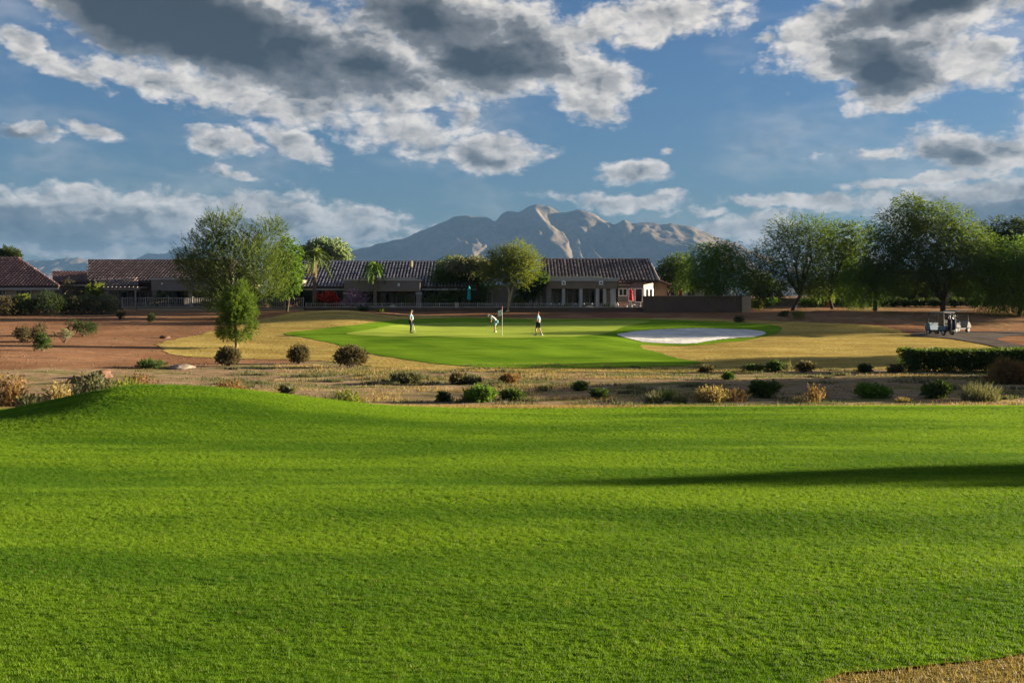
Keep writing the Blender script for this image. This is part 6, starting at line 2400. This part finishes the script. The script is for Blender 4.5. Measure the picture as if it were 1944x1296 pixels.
def person(label, loc, rz, pose):
    """pose: joint dict in metres, local frame: +Y is the way the person faces"""
    o = empty('person', loc, rz)
    J = pose['J']
    E = [('pelvis', 'waist'), ('waist', 'chest'), ('chest', 'neck'), ('neck', 'headb'), ('headb', 'head'), ('head', 'crown')]
    nodes = {k: J[k] for k in ('pelvis', 'waist', 'chest', 'neck', 'headb', 'head', 'crown')}
    for s in ('l', 'r'):
        for k in ('hip', 'knee', 'ankle', 'toe', 'sho', 'elb', 'wri'):
            nodes[k + s] = J[k + s]
        E += [('pelvis', 'hip' + s), ('hip' + s, 'knee' + s), ('knee' + s, 'ankle' + s), ('ankle' + s, 'toe' + s), ('chest', 'sho' + s), ('sho' + s, 'elb' + s), ('elb' + s, 'wri' + s)]
    body = skin_mesh('body', nodes, E, pose['skin'], o)
    # face: nose, eyes, mouth, ears on the head
    hd = Vector(J['head'][:3])
    up = (Vector(J['crown'][:3]) - Vector(J['headb'][:3])).normalized()
    fw = Vector(pose.get('face', (0, 1, 0)))
    fw = (fw - up * fw.dot(up)).normalized()
    rt = fw.cross(up)
    mb = MB()
    mb.tube([hd + fw * .085 + up * .02, hd + fw * .115 - up * .02, hd + fw * .09 - up * .032], [.008, .014, .010], 6)
    for s in (-1, 1):
        e = hd + rt * s * .082
        mb.ball(tuple(e), (.014, .022, .03), 8, 6)
    mb.build('face', pose['skin'], o, smooth=True)
    mb = MB()
    for s in (-1, 1):
        mb.ball(tuple(hd + fw * .088 + rt * s * .033 + up * .018), .010, 8, 6)
    mb.ball(tuple(hd + fw * .086 - up * .062), (.022, .012, .007), 8, 6)
    mb.build('eyes_and_mouth', M['hair'], o)
    hm = MB()
    for s, sg in (('l', -1), ('r', 1)):
        w = Vector(J['wri' + s][:3])
        dv = (w - Vector(J['elb' + s][:3]))
        hb = hand(o, w, pose.get('hand' + s, dv), 1.0, pose['skin'], sg)
        hb.build('hand', pose['skin'], o, smooth=True)
    # shirt over torso and upper arms
    g = pose.get('belly', 0)
    sh = {k: J[k] for k in ('pelvis', 'waist', 'chest', 'neck')}
    sh = {'pelvis': (*J['pelvis'][:2], J['pelvis'][2] + .02, .165, .135 + g * .5), 'waist': (J['waist'][0], J['waist'][1] + g * .5, J['waist'][2], .17, .135 + g), 'chest': (*J['chest'][:3], .175, .14 + g * .3), 'neck': (*J['neck'][:3], .075)}
    ee = [('pelvis', 'waist'), ('waist', 'chest'), ('chest', 'neck')]
    for s in ('l', 'r'):
        sh['sho' + s] = (*J['sho' + s][:3], .078)
        a, b = Vector(J['sho' + s][:3]), Vector(J['elb' + s][:3])
        sh['slv' + s] = (*a.lerp(b, .75), .068)
        ee += [('chest', 'sho' + s), ('sho' + s, 'slv' + s)]
    skin_mesh('shirt', sh, ee, pose['shirt'], o)
    # trousers or shorts
    tr = {'pelvis': (*J['pelvis'][:3], .165, .14)}
    ee = []
    for s in ('l', 'r'):
        h, k, a = (Vector(J[q + s][:3]) for q in ('hip', 'knee', 'ankle'))
        tr['hip' + s] = (*h, .108)
        ee.append(('pelvis', 'hip' + s))
        if pose['long']:
            tr['knee' + s] = (*k, .082)
            tr['ankle' + s] = (*k.lerp(a, .93), .072)
            ee += [('hip' + s, 'knee' + s), ('knee' + s, 'ankle' + s)]
        else:
            tr['hem' + s] = (*h.lerp(k, .92), .098)
            ee.append(('hip' + s, 'hem' + s))
    skin_mesh('trousers' if pose['long'] else 'shorts', tr, ee, pose['pants'], o)
    for s in ('l', 'r'):
        a, t = Vector(J['ankle' + s][:3]), Vector(J['toe' + s][:3])
        f = Vector((t.x - a.x, t.y - a.y, 0)).normalized()
        mb = MB()
        zz = max(.0, t.z - .05)
        mb.tube([Vector((a.x, a.y, zz + .045)) - f * .07, Vector((a.x, a.y, zz + .055)), Vector((t.x, t.y, zz + .04)) - f * .02, Vector((t.x, t.y, zz + .03)) + f * .05], [.042, .050, .045, .028], 8)
        mb.build('shoe', pose['shoe'], o, smooth=True)
    # hair and cap
    mb = MB()
    c = hd + up * .045 - fw * .018
    mb.ball(tuple(c), (.098, .108, .088), 12, 8)
    mb.build('hair' if not pose.get('cap') else 'cap', pose.get('cap') or M['hair'], o, smooth=True)
    if pose.get('cap'):
        mb = MB()
        p0 = hd + up * .055 + fw * .075
        mb.add([p0 - rt * .07, p0 + rt * .07, p0 + rt * .05 + fw * .075 - up * .015, p0 - rt * .05 + fw * .075 - up * .015,
                p0 - rt * .07 + up * .012, p0 + rt * .07 + up * .012, p0 + rt * .05 + fw * .075 - up * .005, p0 - rt * .05 + fw * .075 - up * .005],
               [(3, 2, 1, 0), (4, 5, 6, 7), (0, 1, 5, 4), (1, 2, 6, 5), (2, 3, 7, 6), (3, 0, 4, 7)])
        mb.build('visor', pose.get('visor') or pose['cap'], o)
        mb = MB()
        mb.ball(tuple(hd + up * .0 - fw * .04), (.084, .075, .07), 10, 6)
        mb.build('hair', M['hair'], o, smooth=True)
    tag(o, label, 'person', 'golfers on the green')
    return o


def putter(label, o, grip, head, lie):
    """o: the golfer's frame; grip and head in that frame"""
    mw = Matrix.Translation(o.location) @ o.rotation_euler.to_matrix().to_4x4()
    g, h = mw @ Vector(grip), mw @ Vector(head)
    c = empty('putter', h)
    mb = MB(h)
    mb.tube([h + Vector((0, 0, .02)), g], .0075, 6)
    mb.build('shaft', M['chrome'], c)
    mb = MB(h)
    mb.tube([g.lerp(h, .22), g, g + (g - h).normalized() * .06], [.012, .014, .015], 8)
    mb.build('grip', M['black'], c)
    r = (mw.to_3x3() @ Vector(lie)).normalized() * .06
    mb = MB(h)
    mb.tube([h - r + Vector((0, 0, .018)), h + r + Vector((0, 0, .018))], .016, 6)
    mb.build('head', M['chrome'], c)
    tag(c, label, 'golf club')


def golfers():
    # standing man in light blue, looking right, belly forward, putter as a stick
    x, d, z = ground_px(780, 633.5)
    J = dict(pelvis=(0, 0, .93, .15, .12), waist=(0, .05, 1.12, .14, .13), chest=(0, .02, 1.34, .155, .12), neck=(0, -.01, 1.49, .06), headb=(0, .02, 1.56, .07), head=(0, .035, 1.65, .085, .1), crown=(0, .03, 1.74, .07),
             hipl=(-.10, 0, .88, .09), kneel=(-.11, .02, .50, .065), anklel=(-.12, -.02, .10, .045), toel=(-.13, .12, .05, .035), hipr=(.10, 0, .88, .09), kneer=(.11, .03, .50, .065), ankler=(.12, .0, .10, .045), toer=(.14, .14, .05, .035),
             shol=(-.19, -.02, 1.41, .06), elbl=(-.25, -.07, 1.14, .045), wril=(-.22, .06, .93, .033), shor=(.19, -.02, 1.41, .06), elbr=(.25, -.08, 1.14, .045), wrir=(.20, .05, .92, .033))
    p = person('standing golfer in light blue polo and dark trousers facing right', (x, d, z + .055), -math.pi / 2 + .1, dict(J=J, skin=M['skin'], shirt=M['shirt_blue'], pants=M['navy'], long=True, shoe=M['black'], cap=M['black'], visor=M['white'], belly=.075, handl=(.2, .3, -1), handr=(-.2, .3, -1)))
    putter('putter held upright by the golfer in light blue', p, (-.19, .13, .86), (-.17, .34, .0), (1, 0, 0))
    # putting man bent over to the left
    x, d, z = ground_px(939.5, 632)
    J = dict(pelvis=(0, -.10, .90, .14, .12), waist=(0, .02, 1.06, .135, .12), chest=(0, .20, 1.24, .15, .12), neck=(0, .33, 1.32, .06), headb=(0, .38, 1.34, .07), head=(0, .46, 1.345, .085, .095), crown=(0, .54, 1.38, .07),
             hipl=(-.11, -.09, .86, .09), kneel=(-.15, .02, .48, .062), anklel=(-.17, -.05, .10, .043), toel=(-.20, .08, .05, .034), hipr=(.11, -.09, .86, .09), kneer=(.15, .02, .48, .062), ankler=(.17, -.05, .10, .043), toer=(.20, .08, .05, .034),
             shol=(-.18, .26, 1.26, .06), elbl=(-.19, .30, .99, .043), wril=(-.04, .35, .80, .032), shor=(.18, .26, 1.26, .06), elbr=(.19, .30, .99, .043), wrir=(.04, .35, .76, .032))
    p = person('golfer in white shirt and pale blue shorts bent over his putt', (x, d, z + .055), math.pi / 2 - .12, dict(J=J, skin=M['skin_tan'], shirt=M['shirt_white'], pants=M['cloth_blue'], long=False, shoe=M['white'], cap=M['shirt_white'], face=(0, .5, -1), handl=(.05, .06, -1), handr=(-.05, .06, -1)))
    putter('putter set behind the ball by the bent golfer', p, (0, .38, .86), (.0, .62, .0), (1, 0, 0))
    g = bpy.data.objects.new('golf_ball', None)
    bx = Vector((x - .66, d - .02, 0))
    mb = MB()
    mb.ball((0, 0, .022), .0215, 10, 8)
    b = mb.build('golf_ball', M['white'], None, smooth=True)
    b.location = (x - .60, d - .12, hz(x - .60, d - .12) + .055)
    tag(b, 'white golf ball at the feet of the bent golfer', 'golf ball')
    bpy.data.objects.remove(g)
    # man in slate blue walking away to the left
    x, d, z = ground_px(1022.5, 638.5)
    J = dict(pelvis=(0, 0, .93, .15, .12), waist=(0, .01, 1.12, .145, .13), chest=(0, .03, 1.34, .155, .12), neck=(0, .04, 1.49, .06), headb=(0, .06, 1.56, .07), head=(0, .07, 1.65, .085, .1), crown=(0, .06, 1.74, .07),
             hipl=(-.10, 0, .88, .09), kneel=(-.10, .17, .52, .063), anklel=(-.10, .16, .10, .044), toel=(-.10, .30, .05, .034), hipr=(.10, 0, .88, .09), kneer=(.10, -.02, .49, .063), ankler=(.10, -.22, .14, .044), toer=(.11, -.10, .06, .034),
             shol=(-.19, .03, 1.41, .06), elbl=(-.24, .03, 1.13, .044), wril=(-.20, .24, 1.05, .033), shor=(.19, .03, 1.41, .06), elbr=(.25, -.06, 1.14, .044), wrir=(.24, .06, .90, .033))
    p = person('golfer in slate blue polo and black shorts walking left', (x, d, z + .055), math.pi / 2 - .35, dict(J=J, skin=M['skin'], shirt=M['shirt_slate'], pants=M['cloth_black'], long=False, shoe=M['white'], belly=.03, handl=(0, 1, .05)))
    putter('putter carried by the walking golfer in slate blue', p, (-.2, .33, 1.04), (-.26, .42, .12), (1, 0, 0))


flagstick()
golfers()


def golf_cart(label, loc, rz, paint, flip=1):
    """+Y is forward; about 2.4 m long, 1.2 m wide, 1.85 m tall"""
    o = empty('golf_cart', loc, rz)
    # floor pan and front cowl profile
    mb = MB()
    mb.box(-.52, .52, -.75, .62, .30, .40)
    mb.build('floor', M['black'], o, bevel=.015)
    mb = MB()
    mb.prism([(.55, .34), (1.02, .36), (1.18, .46), (1.20, .60), (1.02, .86), (.82, .98), (.72, .98), (.66, .70), (.58, .42)], -.54, .54, 'x')
    mb.build('front_cowl', paint, o, bevel=.05, smooth=False)
    mb = MB()
    mb.prism([(-.98, .42), (-.20, .36), (-.16, .62), (-.30, .74), (-.80, .76), (-1.02, .66)], -.58, .58, 'x')
    mb.build('rear_body', paint, o, bevel=.05)
    mb = MB()
    mb.box(-.5, .5, -.62, -.10, .765, .88)
    mb.build('seat', M['seat_vinyl'], o, bevel=.04)
    mb = MB()
    mb.prism([(-.70, .90), (-.60, .88), (-.66, 1.24), (-.75, 1.24)], -.5, .5, 'x')
    mb.build('backrest', M['seat_vinyl'], o, bevel=.03)
    mb = MB()
    mb.prism([(-.92, 1.80), (-.86, 1.775), (.86, 1.80), (.96, 1.83), (.90, 1.87), (0, 1.90), (-.86, 1.87)], -.60, .60, 'x')
    mb.build('roof', M['cart_cream'], o, bevel=.02)
    for sx in (-1, 1):
        mb = MB()
        mb.tube([(sx * .5, .86, .92), (sx * .53, .66, 1.80)], .02, 8)
        mb.build('front_strut', M['black'], o)
        mb = MB()
        mb.tube([(sx * .5, -.80, .74), (sx * .53, -.78, 1.79)], .02, 8)
        mb.build('rear_strut', M['black'], o)
        mb = MB()
        mb.tube([(sx * .5, -.18, .86), (sx * .54, -.2, 1.02), (sx * .54, -.58, 1.02), (sx * .5, -.66, .95)], .018, 6)
        mb.build('armrest', M['black'], o)
        mb = MB()
        mb.ball((sx * .40, 1.13, .66), (.07, .05, .05), 10, 6)
        mb.build('headlight', M['white'], o, smooth=True)
        for y in (-.72, .80):
            mb = MB()
            mb.lathe([(.13, -.09), (.21, -.085), (.225, -.05), (.225, .05), (.21, .085), (.13, .09)], (sx * .47, y, .225), 20, 'x')
            w = mb.build('wheel', M['rubber'], o, smooth=False)
            mb = MB()
            mb.lathe([(.0, -.02), (.10, -.015), (.135, 0), (.135, .015)] if False else [(.135, -.095), (.13, .095), (.05, .10), (.03, .105)], (sx * .47, y, .225), 16, 'x')
            mb.build('rim', M['trim'], w)
    mb = MB()
    mb.tube([(-.28, .70, .80), (-.28, .48, 1.02)], .02, 8)
    st = mb.build('steering_column', M['black'], o)
    mb = MB()
    c = Vector((-.28, .46, 1.04))
    ring = [c + Vector((.17 * math.cos(t), .17 * math.sin(t) * .6, .17 * math.sin(t) * .8)) for t in np.linspace(0, 2 * math.pi, 17)]
    mb.tube(ring, .014, 6, cap=False)
    mb.build('steering_wheel', M['black'], o)
    mb = MB()
    q = [(-.52, .84, .98), (.52, .84, .98), (.54, .70, 1.62), (-.54, .70, 1.62)]
    mb.tube(q + [q[0]], .014, 6)
    mb.build('windscreen_frame', M['black'], o)
    mb = MB()
    mb.tube([(-.5, -1.02, .55), (-.5, -1.12, .95), (.5, -1.12, .95), (.5, -1.02, .55)], .018, 6)
    mb.build('bag_rack', M['black'], o)
    mb = MB()
    mb.box(-.45, .45, -1.12, -.98, .36, .42)
    mb.build('bag_shelf', M['black'], o)
    tag(o, label, 'golf cart', 'golf carts on the path')
    return o


def golf_bag(label, cart, dx, mat, seed):
    rng = np.random.default_rng(seed)
    mw = Matrix.Translation(cart.location) @ cart.rotation_euler.to_matrix().to_4x4()
    c = empty('golf_bag', mw @ Vector((dx, -1.10, .43)), cart.rotation_euler.z)
    mb = MB()
    mb.lathe([(.12, 0), (.135, .04), (.13, .45), (.145, .78), (.15, .86), (.12, .86), (.11, .80)], sides=14)
    mb.build('body', mat, c, smooth=False)
    mb = MB()
    mb.box(-.09, .09, -.20, -.12, .12, .5)
    mb.build('pocket', mat, c, bevel=.02)
    for i in range(7):
        a = i * .9
        p = Vector((.07 * math.cos(a), .07 * math.sin(a), .80))
        t = p + Vector((rng.normal() * .04, rng.normal() * .04, rng.uniform(.22, .40)))
        mb = MB()
        mb.tube([p, t], .007, 5)
        k = mb.build('club', M['chrome'], c)
        mb = MB()
        if i < 3:
            mb.ball(tuple(t), (.05, .06, .045), 8, 6)
        else:
            mb.tube([t, t + Vector((.05, .02, .01))], [.014, .02], 6)
        mb.build('club_head', M['white'] if i == 0 else (M['black'] if i < 3 else M['chrome']), k, smooth=True)
    tag(c, label, 'golf bag', 'golf bags on the carts')


def carts():
    x, d, z = ground_px(1786, 637)
    c = golf_cart('pale blue golf cart seen from behind with two bags', (x, d, z + .06), math.radians(24), M['cart_blue'])
    golf_bag('black golf bag on the left of the pale blue cart', c, -.24, M['cloth_black'], 1)
    golf_bag('navy golf bag on the right of the pale blue cart', c, .24, M['navy'], 2)
    x, d, z = ground_px(1816, 632.5)
    c = golf_cart('cream golf cart turned to the right behind the blue one', (x, d, z + .06), math.radians(-62), M['cart_cream'])
    golf_bag('dark golf bag on the rear of the cream cart', c, .2, M['navy'], 3)


carts()
